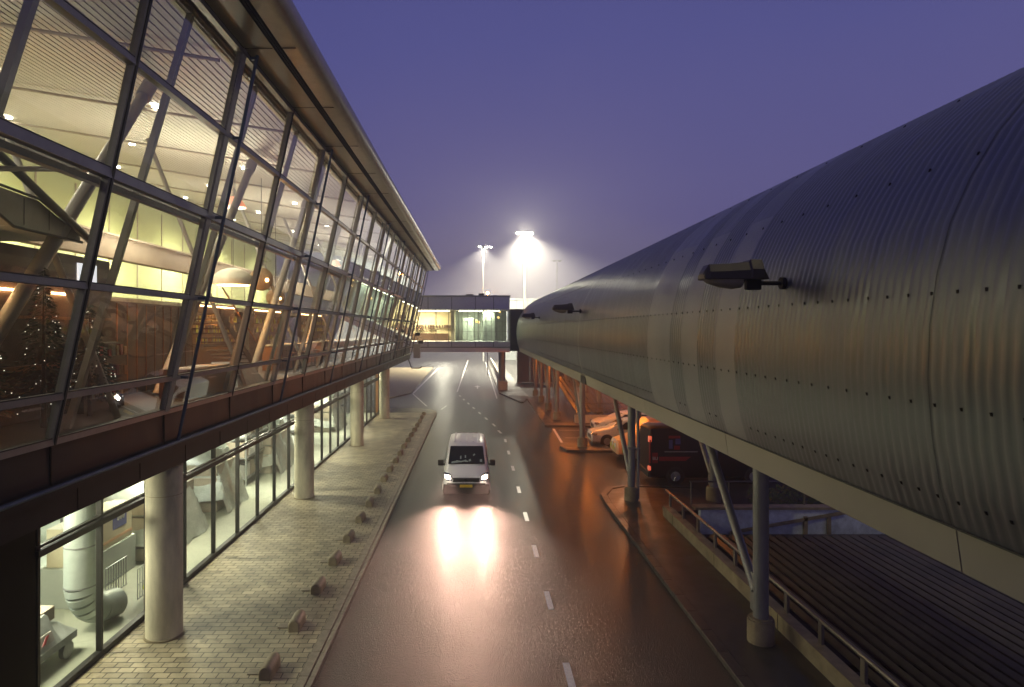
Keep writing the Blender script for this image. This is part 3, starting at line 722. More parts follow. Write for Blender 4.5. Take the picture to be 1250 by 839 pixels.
m = MB()
for k in range(18): m.box(12+1.2*k, 12.06+1.2*k, 38.46, 38.5, 0, 4.5)
m.build('battens', M['black'], t)
t = thing('low_barrier', (3.6, 100, 0), 'pale low barrier on the kerb island beyond the bridge pillar', 'barrier')
MB().box(3.2, 3.45, 79, 138, .13, .95).build('wall', M['conc'], t, bevel=.03)
t = thing('dark_screen', (10, 86, 0), 'added dark board screen across the yard behind the farthest pier pillars', 'screen')
m = MB()
for k in range(14): m.box(5.5+1.7*k, 7.18+1.7*k, 85.9, 86.0, .0, 4.6)
m.build('boards', M['wood_dark'], t)  # added boards that hide the brightly lit ground behind
# hedge
t = thing('hedge', (12.6, 25.6, 0), 'small clipped green hedge behind the white ramp wall', 'hedge')
m = MB()
for k in range(1500):
    c = Vector((rnd.uniform(10.9, 14.6), rnd.uniform(25.2, 26.4), rnd.uniform(.05, .75)))
    a = Vector((rnd.gauss(0, 1), rnd.gauss(0, 1), rnd.gauss(0, 1))).normalized()*.06; b = a.orthogonal().normalized()*.035
    m.face([c-a, c+b, c+a, c-b])
m.build('foliage', mat('hedge_leaf', (.05, .08, .025), .5), t)

# ------------------------------------------------------------------ vehicles
M['vanwhite'] = mat('white_van_paint', (.80, .79, .82), .28, 0, var=.03, spec=.6)
M['carwhite'] = mat('white_car_paint', (.70, .68, .64), .25, 0, var=.03, spec=.6)
M['vanblack'] = mat('black_van_paint', (.010, .010, .012), .3, 0, spec=.25)
M['vanorange'] = mat('orange_van_paint', (.75, .45, .25), .35, 0, var=.03)
M['plastic'] = mat('black_plastic', (.02, .02, .02), .55)
M['tyre'] = mat('tyre_rubber', (.015, .015, .015), .8)
M['rim'] = mat('alloy_rim', (.45, .45, .45), .35, .8)
M['wglass'] = mat('dark_window', (.012, .014, .016), .12, 0, spec=.25)
M['chrome'] = mat('chrome', (.6, .6, .6), .15, 1)
M['plate'] = mat('yellow_plate', (.85, .55, .03), .5)
M['red'] = mat('red_lens', (.30, .01, .01), .3)
M['redpaint'] = mat('red_livery', (.32, .012, .012), .4)
M['blue'] = mat('blue_livery', (.08, .09, .30), .4)
M['yel'] = mat('yellow_green_livery', (.60, .65, .03), .4)
M['paper'] = mat('paper', (.80, .80, .76), .7)
e_head = emit('headlight_glow', (1, .80, .58), 60)
e_tail = emit('tail_glow', (1, .10, .02), .8)

def loft_body(st):
    """st: list of (y, zb, zbelt, ztop, hw, hwtop)"""
    rings = []
    for (y, zb, zm, zt, hw, ht) in st:
        h = [(hw*.86, zb), (hw*.98, zb+.08), (hw, zb+(zm-zb)*.5), (hw*.985, zm), (ht+(hw-ht)*.35, zm+(zt-zm)*.62), (ht*.97, zt-.05), (ht*.86, zt-.008), (ht*.4, zt+.012)]
        rings.append([(x, y, z) for x, z in h] + [(-x, y, z) for x, z in reversed(h)])
    return rings
def wheels(t, ys, hw, r, rimcol='rim'):
    for yy in ys:
        for s in (-1, 1):
            o = MB().cyl((s*(hw-.20), yy, r), (s*(hw+.01), yy, r), r, 28).build('wheel', M['tyre'], t, smooth=True, local=True)
            m = MB(); m.cyl((s*(hw+.005), yy, r), (s*(hw+.022), yy, r), r*.62, 24)
            for k in range(5):
                a = 2*math.pi*k/5; m.cyl((s*(hw+.024), yy, r), (s*(hw+.024), yy+math.cos(a)*r*.56, r+math.sin(a)*r*.56), .03, 6)
            m.build('rim', M[rimcol], o, smooth=True, local=True)
def arches(t, ys, hw, r):
    for yy in ys:
        for s in (-1, 1):
            MB().cyl((s*(hw-.3), yy, r), (s*(hw+.003), yy, r), r*1.16, 26).build('wheel_arch', M['plastic'], t, smooth=True, local=True)

# white van on the road, facing the camera
V = thing('white_van', (-.37, 27.0, 0), 'white delivery van driving towards the camera with headlights on', 'van')
st = [(0.0, .30, .55, .70, .80, .62), (.05, .24, .55, .80, .90, .74), (.16, .20, .60, .93, .95, .82), (.45, .20, .65, 1.03, .975, .86), (.80, .20, .7, 1.12, .98, .86), (1.05, .20, .8, 1.20, .98, .84),
      (1.30, .20, 1.05, 1.44, .98, .83), (1.60, .20, 1.08, 1.70, .98, .82), (1.90, .20, 1.10, 1.90, .98, .81), (2.15, .20, 1.10, 1.955, .98, .81), (3.2, .20, 1.10, 1.975, .98, .82), (4.6, .20, 1.10, 1.965, .98, .82), (4.92, .24, 1.08, 1.93, .96, .80), (4.98, .35, 1.05, 1.85, .92, .76)]
m = MB(); m.loft(loft_body(st)); b = m.build('body', M['vanwhite'], V, smooth=True, local=True, angle=28)
m = MB()
for x in (-.55, -.28, 0, .28, .55): m.box(x-.035, x+.035, 2.3, 4.75, 1.97, 1.992)
m.build('roof_rib', M['vanwhite'], b, local=True, bevel=.008)
# windscreen: dark cabin, papers on the dashboard, glass over it
def wy(z): return 1.035+(z-1.22)*(1.86-1.075)/(1.87-1.22)
m = MB(); z0, z1 = 1.235, 1.865
m.hexa([(-.79, wy(z0)-.03, z0), (.79, wy(z0)-.03, z0), (.79, wy(z0)+.06, z0), (-.79, wy(z0)+.06, z0), (-.71, wy(z1)-.035, z1), (.71, wy(z1)-.035, z1), (.71, wy(z1)+.05, z1), (-.71, wy(z1)+.05, z1)])
ws = m.build('windscreen', M['wglass'], V, local=True, bevel=.02)
m = MB()
for (x, zz, w_, h_, a) in ((-.50, 1.31, .15, .035, .1), (-.33, 1.33, .13, .03, -.2), (-.12, 1.345, .13, .025, .2), (.0, 1.33, .08, .02, 0), (.14, 1.37, .05, .04, .3), (.62, 1.36, .05, .05, 0), (-.05, 1.5, .03, .05, 0), (.32, 1.56, .05, .03, .5), (-.25, 1.47, .03, .06, 0)):
    pts = [(x+math.cos(a)*sx*w_-math.sin(a)*sz*h_, zz+math.sin(a)*sx*w_+math.cos(a)*sz*h_) for sx, sz in ((-1, -1), (1, -1), (.8, 1), (-.9, .7))]
    m.face([(px, wy(pz)-.036, pz) for px, pz in pts])
m.build('paper', mat('dashboard_paper', (.30, .38, .38), .6), ws, local=True)
for s in (-1, 1):
    m = MB(); a = [(s*.10, wy(1.26)-.055, 1.26), (s*.62, wy(1.40)-.055, 1.40)]; m.pipe([(s*.68, wy(1.24)-.045, 1.24), (s*.12, wy(1.30)-.045, 1.31)], .012, 6); m.build('wiper', M['plastic'], V, local=True)
    m = MB(); m.hexa([(s*.955, 1.25, 1.16), (s*.962, 1.25, 1.16), (s*.985, 2.25, 1.16), (s*.975, 2.25, 1.16), (s*.90, 1.62, 1.60), (s*.905, 1.62, 1.60), (s*.885, 2.25, 1.72), (s*.875, 2.25, 1.72)])
    m.build('side_window', M['wglass'], V, local=True)
    m = MB(); m.box(s*1.0-.03*0, s*1.0+s*.24, 1.32, 1.44, 1.10, 1.36); mi_ = m.build('mirror', M['plastic'], V, local=True, bevel=.04)
    MB().cyl((s*.93, 1.38, 1.14), (s*1.05, 1.38, 1.17), .035, 8).build('mirror_arm', M['plastic'], mi_, local=True)
    # headlight
    m = MB(); m.hexa([(s*.56, .02, .72), (s*.88, .05, .78), (s*.93, .30, .80), (s*.6, .30, .74), (s*.63, .05, .92), (s*.90, .12, 1.03), (s*.935, .36, 1.06), (s*.66, .36, .98)])
    h_ = m.build('headlight', M['chrome'], V, local=True, bevel=.02)
    m = MB(); m.hexa([(s*.64, .0, .80), (s*.86, .03, .84), (s*.87, .1, .84), (s*.66, .1, .80), (s*.66, .03, .93), (s*.885, .10, 1.0), (s*.89, .16, 1.0), (s*.68, .13, .95)]); m.build('bulb_lens', e_head, h_, local=True, bevel=.02)
    m = MB(); m.cyl((s*.70, .03, .42), (s*.70, .10, .42), .06, 12); m.build('fog_lamp', M['chrome'], V, local=True)
m = MB(); m.box(-.94, .94, -.005, .25, .20, .60); m.box(-.80, .80, -.035, .2, .52, .66); m.build('bumper', M['plastic'], V, local=True, bevel=.05)  # black colour stands in for shade on the white lower front
m = MB(); m.box(-.56, .56, .0, .18, .67, .85)
m.build('grille', M['plastic'], V, local=True, bevel=.02)
m = MB(); m.box(-.54, .54, .015, .05, .77, .79); m.box(-.56, .56, .02, .06, .845, .87); m.cyl((0, .03, .80), (0, -.0, .80), .06, 16); m.build('grille_bar', M['chrome'], V, local=True)
m = MB(); m.box(-.26, .26, -.05, -.03, .49, .60); m.build('number_plate', M['plate'], V, local=True)
m = MB(); rp = random.Random(3)
for k in range(8):
    if k in (2, 5): m.box(-.21+.055*k, -.185+.055*k, -.053, -.05, .54, .55)
    else: m.box(-.215+.055*k, -.205+.055*k, -.053, -.05, .515, .575); m.box(-.20+.055*k, -.178+.055*k, -.053, -.05, .515+.02*rp.randint(0, 2), .53+.02*rp.randint(0, 2))
wheels(V, (.92, 3.95), .97, .33)
for s in (-1, 1):
    lamp('SPOT', 'headlight_beam', (V.location.x+s*.75, 26.90, .90), 1900, (1, .60, .44), .10, (V.location.x+s*.72, 16.9, -2.9), 62, .9)

# generic parked vehicles (front towards -y before turning)
def van2(t, paint, L=5.6, H=2.5):
    st = [(0, .35, .6, .85, .85, .7), (.1, .28, .7, 1.0, .95, .82), (.9, .25, .9, 1.25, .99, .86), (1.1, .25, 1.0, 1.35, .99, .85), (1.75, .25, 1.2, 2.15, .99, .84), (2.1, .25, 1.2, H-.08, .99, .84), (2.6, .25, 1.2, H, .99, .86), (L-.3, .25, 1.2, H, .99, .88), (L-.06, .3, 1.2, H-.05, .98, .86), (L, .4, 1.2, H-.12, .95, .82)]
    m = MB(); m.loft(loft_body(st)); m.build('body', paint, t, smooth=True, local=True, angle=28)
    arches(t, (1.0, L-1.15), .99, .36)
    wheels(t, (1.0, L-1.15), 1.0, .35)
    for s in (-1, 1):
        m = MB(); m.hexa([(s*.975, 1.25, 1.28), (s*.985, 1.25, 1.28), (s*.99, 2.2, 1.28), (s*.98, 2.2, 1.28), (s*.90, 1.75, 1.85), (s*.93, 1.75, 1.85), (s*.93, 2.2, 1.9), (s*.90, 2.2, 1.9)]); m.build('side_window', M['wglass'], t, local=True)
        m = MB(); m.box(s*1.0, s*1.2, 1.35, 1.5, 1.3, 1.6); m.build('mirror', M['plastic'], t, local=True, bevel=.03)
        m = MB(); m.box(s*.93-.06, s*.93+.06, L-.05, L+.02, .95, 2.0); m.build('tail_light', M['red'], t, local=True, bevel=.015)
    m = MB(); m.box(-.92, .92, L-.06, L+.07, .3, .55); m.build('bumper', M['plastic'], t, local=True, bevel=.03)
t = thing('black_van', (13.6, 30.6, 0), 'black high-roofed van with red stripe and emblem parked under the pier', 'van', rz=R(90))
# length runs along -x after turning: front at +x
t.rotation_euler = (0, 0, R(90)); van2(t, M['vanblack'], 5.7, 2.55)
# after the turn local +y -> world -x ; local +x -> world +y ; the side facing the camera is local -x
m = MB(); L = 5.7
def decal(y0, y1, z0, z1, mm, x=-1.012, sk=0):
    m.face([(x, y0, z0), (x, y1, z0), (x, y1-sk, z1), (x, y0-sk, z1)], mm)
decal(4.1, 5.30, 1.05, 1.24, 0, sk=-.0); m.face([(-1.012, 3.85, 1.24), (-1.012, 4.1, 1.05), (-1.012, 4.1, 1.24)], 0)
decal(3.55, 5.05, 1.44, 1.49, 1)
x_ = -.985
decal(4.32, 4.85, 2.06, 2.18, 0, -.965); decal(4.32, 4.55, 1.80, 2.05, 2, -.99); decal(4.68, 4.85, 1.60, 2.0, 2, -1.0); decal(4.35, 4.62, 1.56, 1.74, 0, -1.005)
m.build('livery', [M['redpaint'], M['gal'], M['blue'], M['paper']], t, local=True)
m = MB(); decal(5.35, 5.60, .95, 1.42, 0, -1.0); m.build('livery', [M['redpaint']], t, local=True)
def text_obj(s, size, matl, parent, loc, rot):
    cu = bpy.data.curves.new('lettering', 'FONT'); cu.body = s; cu.size = size; cu.extrude = .002
    o = bpy.data.objects.new('lettering', cu); C.objects.link(o); o.parent = parent; o.location = loc; o.rotation_euler = rot
    o.data.materials.append(matl); bpy.context.view_layer.update()
    me = bpy.data.meshes.new_from_object(o); q = bpy.data.objects.new('lettering', me); C.objects.link(q); q.parent = parent; q.location = loc; q.rotation_euler = rot
    bpy.data.objects.remove(o); return q
text_obj('BU', .20, M['paper'], t, (-1.02, 5.60, 1.10), (R(90), 0, R(-90)))
m = MB()
m.box(-.97, -.80, 5.62, 5.74, 1.9, 2.15); m.build('upper_tail_light', e_tail, t, local=True)
m = MB(); m.box(-.99, -.80, 5.66, 5.76, .62, .80); m.build('lower_tail_light', e_tail, t, local=True)
t = thing('orange_van', (10.6, 35.8, 0), 'pale orange emergency van parked beyond the black van, with yellow blocks on its nose', 'van', rz=R(-90))
# front at -x : local -y -> world -x  => rz = -90
t.location = (7.55, 35.8, 0); van2(t, M['vanorange'], 5.2, 2.25)
m = MB()
for k in range(5): m.face([(.0+1.005, .25+.25*k, .45+.2*(k % 2)), (1.005, .5+.25*k, .45+.2*(k % 2)), (1.005, .5+.25*k, .65+.2*(k % 2)), (1.005, .25+.25*k, .65+.2*(k % 2))], k % 2)
for k in range(4): m.box(-.7+.35*k, -.45+.35*k, -.012, .0, .5+.15*(k % 2), .72+.15*(k % 2), k % 2)
m.build('livery', [M['yel'], M['paper']], t, local=True)
def car(t, paint, H=1.6):
    L = 4.5
    st = [(0, .35, .55, .68, .78, .6), (.08, .24, .6, .82, .88, .76), (.5, .22, .7, .95, .91, .8), (1.15, .22, .8, 1.06, .92, .78), (1.5, .22, .95, 1.25, .92, .70), (1.95, .22, .95, H-.1, .92, .66), (2.4, .22, .95, H, .92, .66), (3.3, .22, .95, H-.02, .92, .66), (3.9, .22, .95, H-.16, .92, .64), (4.3, .25, .9, 1.15, .9, .68), (4.45, .3, .8, 1.0, .86, .68), (L, .4, .7, .85, .8, .62)]
    m = MB(); m.loft(loft_body(st)); m.build('body', paint, t, smooth=True, local=True, angle=28)
    arches(t, (.9, 3.55), .92, .34)
    wheels(t, (.9, 3.55), .93, .33)
    for s in (-1, 1):
        m = MB(); m.hexa([(s*.90, 1.5, 1.02), (s*.925, 1.5, 1.02), (s*.925, 3.9, 1.05), (s*.90, 3.9, 1.05), (s*.74, 2.05, H-.17), (s*.775, 2.05, H-.17), (s*.775, 3.4, H-.17), (s*.74, 3.4, H-.17)]); m.build('side_window', M['wglass'], t, local=True)
        m = MB(); m.box(s*.80-.1, s*.80+.1, .02, .3, .70, .82); m.build('headlight', M['chrome'], t, local=True, bevel=.02)
        m = MB(); m.box(s*.93, s*1.08, 1.55, 1.68, 1.0, 1.14); m.build('mirror', M['plastic'], t, local=True, bevel=.02)
    m = MB(); m.hexa([(-.62, 1.28, 1.12), (.62, 1.28, 1.12), (.62, 1.34, 1.10), (-.62, 1.34, 1.10), (-.55, 1.90, H-.10), (.55, 1.90, H-.10), (.55, 1.96, H-.13), (-.55, 1.96, H-.13)]); m.build('windscreen', M['wglass'], t, local=True)
    m = MB(); m.box(-.5, .5, -.01, .06, .42, .66); m.build('grille', M['plastic'], t, local=True, bevel=.02)
t = thing('white_car', (6.95, 39.9, 0), 'white crossover car with dark wheel arches parked nose towards the road', 'car', rz=R(-90)); car(t, M['carwhite'], 1.6)
t = thing('patrol_car', (7.9, 44.2, 0), 'white car with black and yellow stripes, behind the white crossover', 'car', rz=R(-90)); car(t, M['carwhite'], 1.5)
m = MB()
for k in range(7): m.face([(.932, 1.2+.35*k, .62), (.932, 1.38+.35*k, .62), (.932, 1.55+.35*k, .92), (.932, 1.37+.35*k, .92)], k % 2)
m.build('livery', [M['yel'], M['black']], t, local=True)

# equipment box and cameras hung from the end of the terminal
t = thing('equipment_box', (-6.0, 64, 4.6), 'grey equipment box with small cameras hanging off the terminal corner', 'equipment box')
MB().box(-6.0, -5.35, 63.6, 64.2, 4.2, 5.55).build('cabinet', M['white'], t, bevel=.03)
m = MB(); m.pipe([(-6.6, 64, 4.3), (-6.2, 64, 3.2), (-5.4, 64, 3.2), (-5.2, 64, 3.35)], .05, 8); m.build('bracket', M['darkmetal'], t)
for (x, z) in ((-5.2, 5.75), (-5.5, 6.5)):
    m = MB(); m.box(x-.3, x+.15, 63.4, 63.9, z-.15, z+.15); m.cyl((x, 63.3, z), (x, 63.45, z), .14, 12); m.build('camera_head', M['darkmetal'], t, bevel=.02)
# ------------------------------------------------------------------ things inside the terminal hall (upper floor, z = 5.20)
FZ = 5.20
def px(x, y, X):                # point on the plane X seen at that pixel of the photograph (used while measuring)
    Y = X*800/(x-580); return Y, 7-(y-402)/800*Y
M['globe'] = mat('woven_globe', (.55, .36, .20), .7, var=.3, vs=14)
M['dome'] = mat('white_dome', (.8, .76, .62), .5)
e_warm = emit('warm_bulb', (1, .62, .28), 25)
def globe(loc, r, label):
    t = thing('globe_lamp', loc, label, 'pendant lamp', 'woven globe lamps over the cafe')
    MB().sphere((0, 0, 0), r, 24, 14).build('lamp_shade', M['globe'], t, smooth=True, local=True)
    MB().cyl((0, 0, r), (0, 0, 13.5-loc[2]), .012, 6).build('cord', M['black'], t, local=True)
    MB().sphere((r*.7, -r*.68, -r*.12), r*.16, 10, 6).build('bulb', e_warm, t, smooth=True, local=True)
globe((-9.2, 28.2, 9.15), .50, 'upper large woven globe lamp hanging inside the glass')
globe((-9.2, 30.2, 8.45), .42, 'lower smaller woven globe lamp hanging inside the glass')
t = thing('dome_lamp', (-9.6, 26.0, 8.75), 'white dome lamp glowing warm beneath, left of the woven globes', 'pendant lamp')
MB().sphere((0, 0, 0), .85, 24, 8, v1=.5, sz=.8).build('lamp_shade', M['dome'], t, smooth=True, local=True)
MB().cyl((0, 0, -.02), (0, 0, .0), .6, 20).build('glow_disc', e_warm, t, local=True)
MB().cyl((0, 0, .6), (0, 0, 4.8), .012, 6).build('cord', M['black'], t, local=True)
lamp('POINT', 'dome_light', (-9.6, 26.0, 8.5), 60, (1, .62, .25), .25)
for k, (x, y, z) in enumerate(((-8.8, 24.0, 11.6), (-9.0, 42, 11.2), (-9.0, 56, 11.0))):
    t = thing('hanging_cone', (x, y, z), '%s glowing orange cone hung under the slatted ceiling' % ('nearest', 'middle', 'farthest')[k], 'pendant lamp', 'orange hanging cones')
    m = MB(); m.cyl((0, 0, -.15), (0, 0, .22), .42, 20, r2=.2); m.build('lamp_shade', emit('orange_cone', (1, .25, .08), 1.3), t, smooth=True, local=True)  # plain orange emissive cone
    MB().cyl((0, 0, .22), (0, 0, 1.6), .012, 6).build('cord', M['black'], t, local=True)
# kiosk with pitched roof, near end
t = thing('kiosk', (-10, 12, FZ), 'dark kiosk with a grey pitched roof and lit sign, just inside the glass', 'kiosk')
m = MB(); m.box(-12.5, -8.7, 9.5, 15.6, FZ, 8.6); m.build('wall', M['wood_dark'], t)
pr = [(10.3, 9.42), (11.6, 8.84), (13.6, 8.82), (13.6, 8.95), (12.3, 9.41), (10.3, 9.5)]
m = MB(); m.loft([[(-8.2, y, z) for y, z in pr], [(-11, y, z) for y, z in pr]]); m.build('roof', M['alu'], t)
m = MB()
for (a, b) in (((10.3, 9.53), (12.3, 9.44)), ((12.3, 9.44), (13.62, 8.95)), ((11.6, 8.82), (13.62, 8.80)), ((10.3, 9.40), (11.6, 8.82))): m.cyl((-8.17, *a), (-8.17, *b), .028, 8)
for y in (11.2, 11.9, 12.6): m.box(-8.196, -8.19, y, y+.015, 8.9, 9.38)
m.build('roof_edge', M['darkmetal'], t)
m = MB(); m.cyl((-8.05, 9.8, 10.5), (-8.05, 13.7, 8.85), .075, 10); m.build('truss', M['darkmetal'], t, smooth=True)
m = MB(); m.cyl((-8.0, 10.0, 9.46), (-8.0, 14.6, 10.55), .05, 10); m.build('tie_bar', M['alu_light'], t, smooth=True)
m = MB(); m.box(-8.69, -8.66, 14.3, 15.0, 7.9, 8.45); m.build('sign_panel', emit('lit_sign', (.9, .9, 1), 1.2), t)
m = MB(); m.box(-8.69, -8.64, 10.6, 12.6, 7.72, 7.76); m.box(-8.69, -8.64, 13.4, 14.1, 7.72, 7.76); m.build('light_strip', e_warm, t)
m = MB(); m.box(-8.69, -8.55, 9.6, 15.5, 6.2, 6.3); m.box(-8.69, -8.6, 9.6, 15.5, 7.2, 7.26); m.build('shelf', M['wood'], t)
# festive trees with little lights
for k, (x, y, h) in enumerate(((-7.9, 12.0, 2.9), (-8.0, 10.4, 3.1), (-8.0, 13.6, 2.3))):
    t = thing('festive_tree', (x, y, FZ), ('middle', 'tallest, leftmost', 'shortest')[k]+' dark fir with tiny white lights standing inside the glass', 'tree', 'festive firs by the kiosk')
    m = MB(); li = MB()
    for q in range(1100):
        u = rnd.random()**.7; r = .62*u; zz = .35+(h-.35)*(1-u); a = rnd.uniform(0, 6.283); rr = r*rnd.uniform(.3, 1.0)
        c = Vector((rr*math.cos(a), rr*math.sin(a), zz+rnd.uniform(-.06, .06)))
        d = Vector((math.cos(a), math.sin(a), -.35+rnd.uniform(-.3, .3))).normalized()*.09; s_ = d.orthogonal().normalized()*.016
        m.face([c-s_, c+d-s_*.3, c+d+s_*.3, c+s_])
        if q % 28 == 0:
            e = Vector((r*math.cos(a), r*math.sin(a), zz)); li.box(e.x-.005, e.x+.005, e.y-.005, e.y+.005, e.z-.005, e.z+.005)
    m.build('crown', mat('fir_needles', (.02, .035, .018), .6), t, local=True)
    MB().cyl((0, 0, 0), (0, 0, h*.9), .05, 8, r2=.01).build('trunk', M['wood_dark'], t, local=True)
    li.build('lights', emit('fairy_light', (1, .95, .8), 2.5), t, local=True)
# dark wooden partition wall with poster
t = thing('wood_partition', (-9.6, 21, FZ), 'dark battened wooden partition standing between kiosk and staircase', 'partition')
m = MB(); m.box(-9.9, -9.6, 16.4, 22.2, FZ, 7.75); m.build('panel', M['wood_dark'], t)
m = MB()
for q in range(11): m.box(-9.598, -9.58, 16.5+.52*q, 16.53+.52*q, FZ, 7.7)
m.build('battens', M['wood'], t)
t = thing('stair', (-9, 24, FZ), 'dark open staircase rising behind the leaning facade', 'stairs')
m = MB()
for k in range(12): m.box(-10.4, -8.9, 23.0+.30*k, 23.3+.30*k, 7.5-.17*k, 7.55-.17*k)
m.hexa([(-8.9, 22.8, 7.45), (-8.85, 22.8, 7.45), (-8.85, 26.7, 5.2), (-8.9, 26.7, 5.2), (-8.9, 22.8, 7.7), (-8.85, 22.8, 7.7), (-8.85, 26.7, 5.5), (-8.9, 26.7, 5.5)])
m.build('steps', M['wood_dark'], t)
MB().pipe([(-8.8, 22.8, 8.45), (-8.8, 26.9, 6.2)], .03, 8).build('handrail', M['wood'], t)
# counters
def counter(x, y, L, label, mt):
    t = thing('counter', (x, y, FZ), label, 'counter', 'cafe counters behind the facade')
    m = MB(); m.box(-.35, .35, 0, L, 0, 1.05); m.build('front_panel', mt, t, local=True)
    m = MB()
    for k in range(int(L/.5)): m.box(.351, .365, .1+.5*k, .14+.5*k, .05, 1.0)
    m.build('battens', M['wood_dark'], t, local=True)
    MB().box(-.42, .46, -.05, L+.05, 1.05, 1.11).build('counter_top', M['conc'], t, local=True)
    m = MB()
    for k in range(int(L*2.2)):
        yy = rnd.uniform(.1, L-.1); xx = rnd.uniform(-.2, .3); h = rnd.uniform(.12, .34); m.cyl((xx, yy, 1.11), (xx, yy, 1.11+h), rnd.uniform(.03, .07), 8)
    m.build('bottles', [M['alu_light']], t, local=True)
counter(-8.9, 28.5, 4.5, 'wooden cafe counter with bottles below the woven globe lamps', M['wood'])
counter(-8.9, 35.5, 5.0, 'second wooden cafe counter, beyond the woven globe lamps', M['wood'])
counter(-9.1, 43.5, 5.0, 'third wooden cafe counter, towards the far end of the hall', M['wood'])
counter(-9.1, 52, 6.0, 'farthest wooden cafe counter, near the end of the glass facade', M['wood_dark'])
# back-bar shelving
for k, (y, L) in enumerate(((29, 5), (37, 6), (47, 7))):
    t = thing('back_bar', (-12.5, y, FZ), ('near', 'middle', 'far')[k]+' dark back bar with rows of bottles and a lit shelf', 'shelf', 'back bars')
    m = MB(); m.box(-.25, .0, 0, L, 0, 3.0)
    for z in (1.1, 1.6, 2.1, 2.6): m.box(0, .3, 0, L, z, z+.04)
    m.build('shelf_frame', M['wood_dark'], t, local=True)
    m = MB()
    for z in (1.14, 1.64, 2.14):
        for q in range(int(L/.16)):
            if rnd.random() < .85: m.cyl((.15, .1+.16*q, z), (.15, .1+.16*q, z+rnd.uniform(.2, .36)), .035, 6, r2=.02, m=rnd.randint(0, 3))
    m.build('bottles', [M['alu_light'], M['wood'], M['yel'], M['teal']], t, local=True)
    MB().box(.01, .05, .1, L-.1, 2.85, 2.9).build('light_strip', e_warm, t, local=True)
# cafe tables with chairs, goods shelf
tb = None
for k, (x, y) in enumerate(((-8.3, 33.9), (-8.3, 41.6), (-8.3, 48.5), (-8.4, 51), (-8.4, 59.5))):
    lb = '%s round cafe table from the near end, standing inside the glass' % ['first', 'second', 'third', 'fourth', 'fifth'][k]
    if tb is None:
        tb = thing('cafe_table', (x, y, FZ), lb, 'table', 'round cafe tables')
        MB().cyl((0, 0, .72), (0, 0, .75), .38, 24).build('tabletop', M['white'], tb, smooth=True, local=True)
        MB().cyl((0, 0, .02), (0, 0, .72), .04, 10).build('stem', M['darkmetal'], tb, local=True)
        MB().cyl((0, 0, 0), (0, 0, .03), .24, 20).build('base', M['darkmetal'], tb, local=True)
    else: dup(tb, (x, y, FZ), lb)
chr_ = None
for k, (x, y, a) in enumerate(((-8.3, 33.2, 180), (-8.3, 34.7, 0), (-8.3, 40.8, 180), (-8.3, 42.4, 0), (-8.3, 47.8, 180), (-8.4, 50.3, 180), (-8.4, 51.7, 0), (-8.4, 58.8, 180))):
    lb = '%s orange cafe chair from the near end, beside a round table' % ['first', 'second', 'third', 'fourth', 'fifth', 'sixth', 'seventh', 'eighth'][k]
    if chr_ is None:
        chr_ = thing('cafe_chair', (x, y, FZ), lb, 'chair', 'orange cafe chairs', rz=R(a))
        MB().box(-.21, .21, -.21, .21, .43, .47).build('seat', M['wood'], chr_, local=True, bevel=.015)
        MB().box(-.20, .20, .18, .22, .55, .88).build('backrest', M['wood'], chr_, local=True, bevel=.015)
        for sx in (-1, 1):
            for sy in (-1, 1): MB().cyl((sx*.19, sy*.19, 0), (sx*.17, sy*.18, .43 if sy < 0 else .86), .014, 6).build('leg', M['darkmetal'], chr_, local=True)
    else: dup(chr_, (x, y, FZ), lb, rz=R(a))
t = thing('goods_shelf', (-8.45, 13, FZ), 'low shelf of orange and dark goods in front of the kiosk', 'shelf')
m = MB(); m.box(-8.62, -8.3, 13.9, 15.5, FZ, FZ+1.5)
m.build('shelf_frame', M['wood_dark'], t)
m = MB()
for z in (.3, .75, 1.2):
    for q in range(9): h = rnd.uniform(.12, .28); m.box(-8.296, -8.2, 14.0+.165*q, 14.12+.165*q, FZ+z, FZ+z+h, rnd.randint(0, 4))
m.build('goods', [M['wood'], M['vanorange'], M['redpaint'], M['beige'], M['teal']], t)
# bar stools and tables
st0 = None
spots = [(-8.1, 29.2), (-8.1, 30.3), (-8.1, 31.4), (-8.1, 32.5), (-8.1, 36.2), (-8.1, 37.6), (-8.1, 39.0), (-8.2, 44.4), (-8.2, 46.0)]
names = ['first', 'second', 'third', 'fourth', 'fifth', 'sixth', 'seventh', 'eighth', 'ninth']
for k, (x, y) in enumerate(spots):
    lb = '%s dark bar stool from the near end of the cafe counters' % names[k]
    if st0 is None:
        st0 = thing('bar_stool', (x, y, FZ), lb, 'stool', 'bar stools at the cafe counters')
        MB().cyl((0, 0, .72), (0, 0, .78), .19, 18).build('seat', M['wood'], st0, smooth=True, local=True)
        MB().cyl((0, 0, .03), (0, 0, .72), .03, 8).build('stem', M['darkmetal'], st0, local=True)
        MB().cyl((0, 0, 0), (0, 0, .03), .2, 16).build('base', M['darkmetal'], st0, local=True)
    else: dup(st0, (x, y, FZ), lb)
t = thing('display_unit', (-7.7, 17.6, FZ), 'low dark display case with white papers beside the glass, behind the main mullion', 'display case')
MB().box(-8.2, -7.4, 17.0, 19.8, FZ, 5.95).build('case', M['wood_dark'], t)
m = MB()
for (a, b_) in ((17.3, 17.9), (18.2, 18.9)): m.box(-8.0, -7.55, a, b_, 5.955, 5.965)
m.build('paper', M['paper'], t)
t = thing('folded_canopy', (-8.1, 21.5, FZ), 'light grey sloping counter hood just inside the lowest glass pane', 'hood')
m = MB(); m.hexa([(-8.6, 20.2, 5.2), (-7.3, 20.2, 5.2), (-7.3, 22.8, 5.2), (-8.6, 22.8, 5.2), (-8.4, 20.9, 5.95), (-7.7, 20.9, 5.95), (-7.7, 22.6, 5.75), (-8.4, 22.6, 5.75)]); m.build('hood', M['gal'], t)
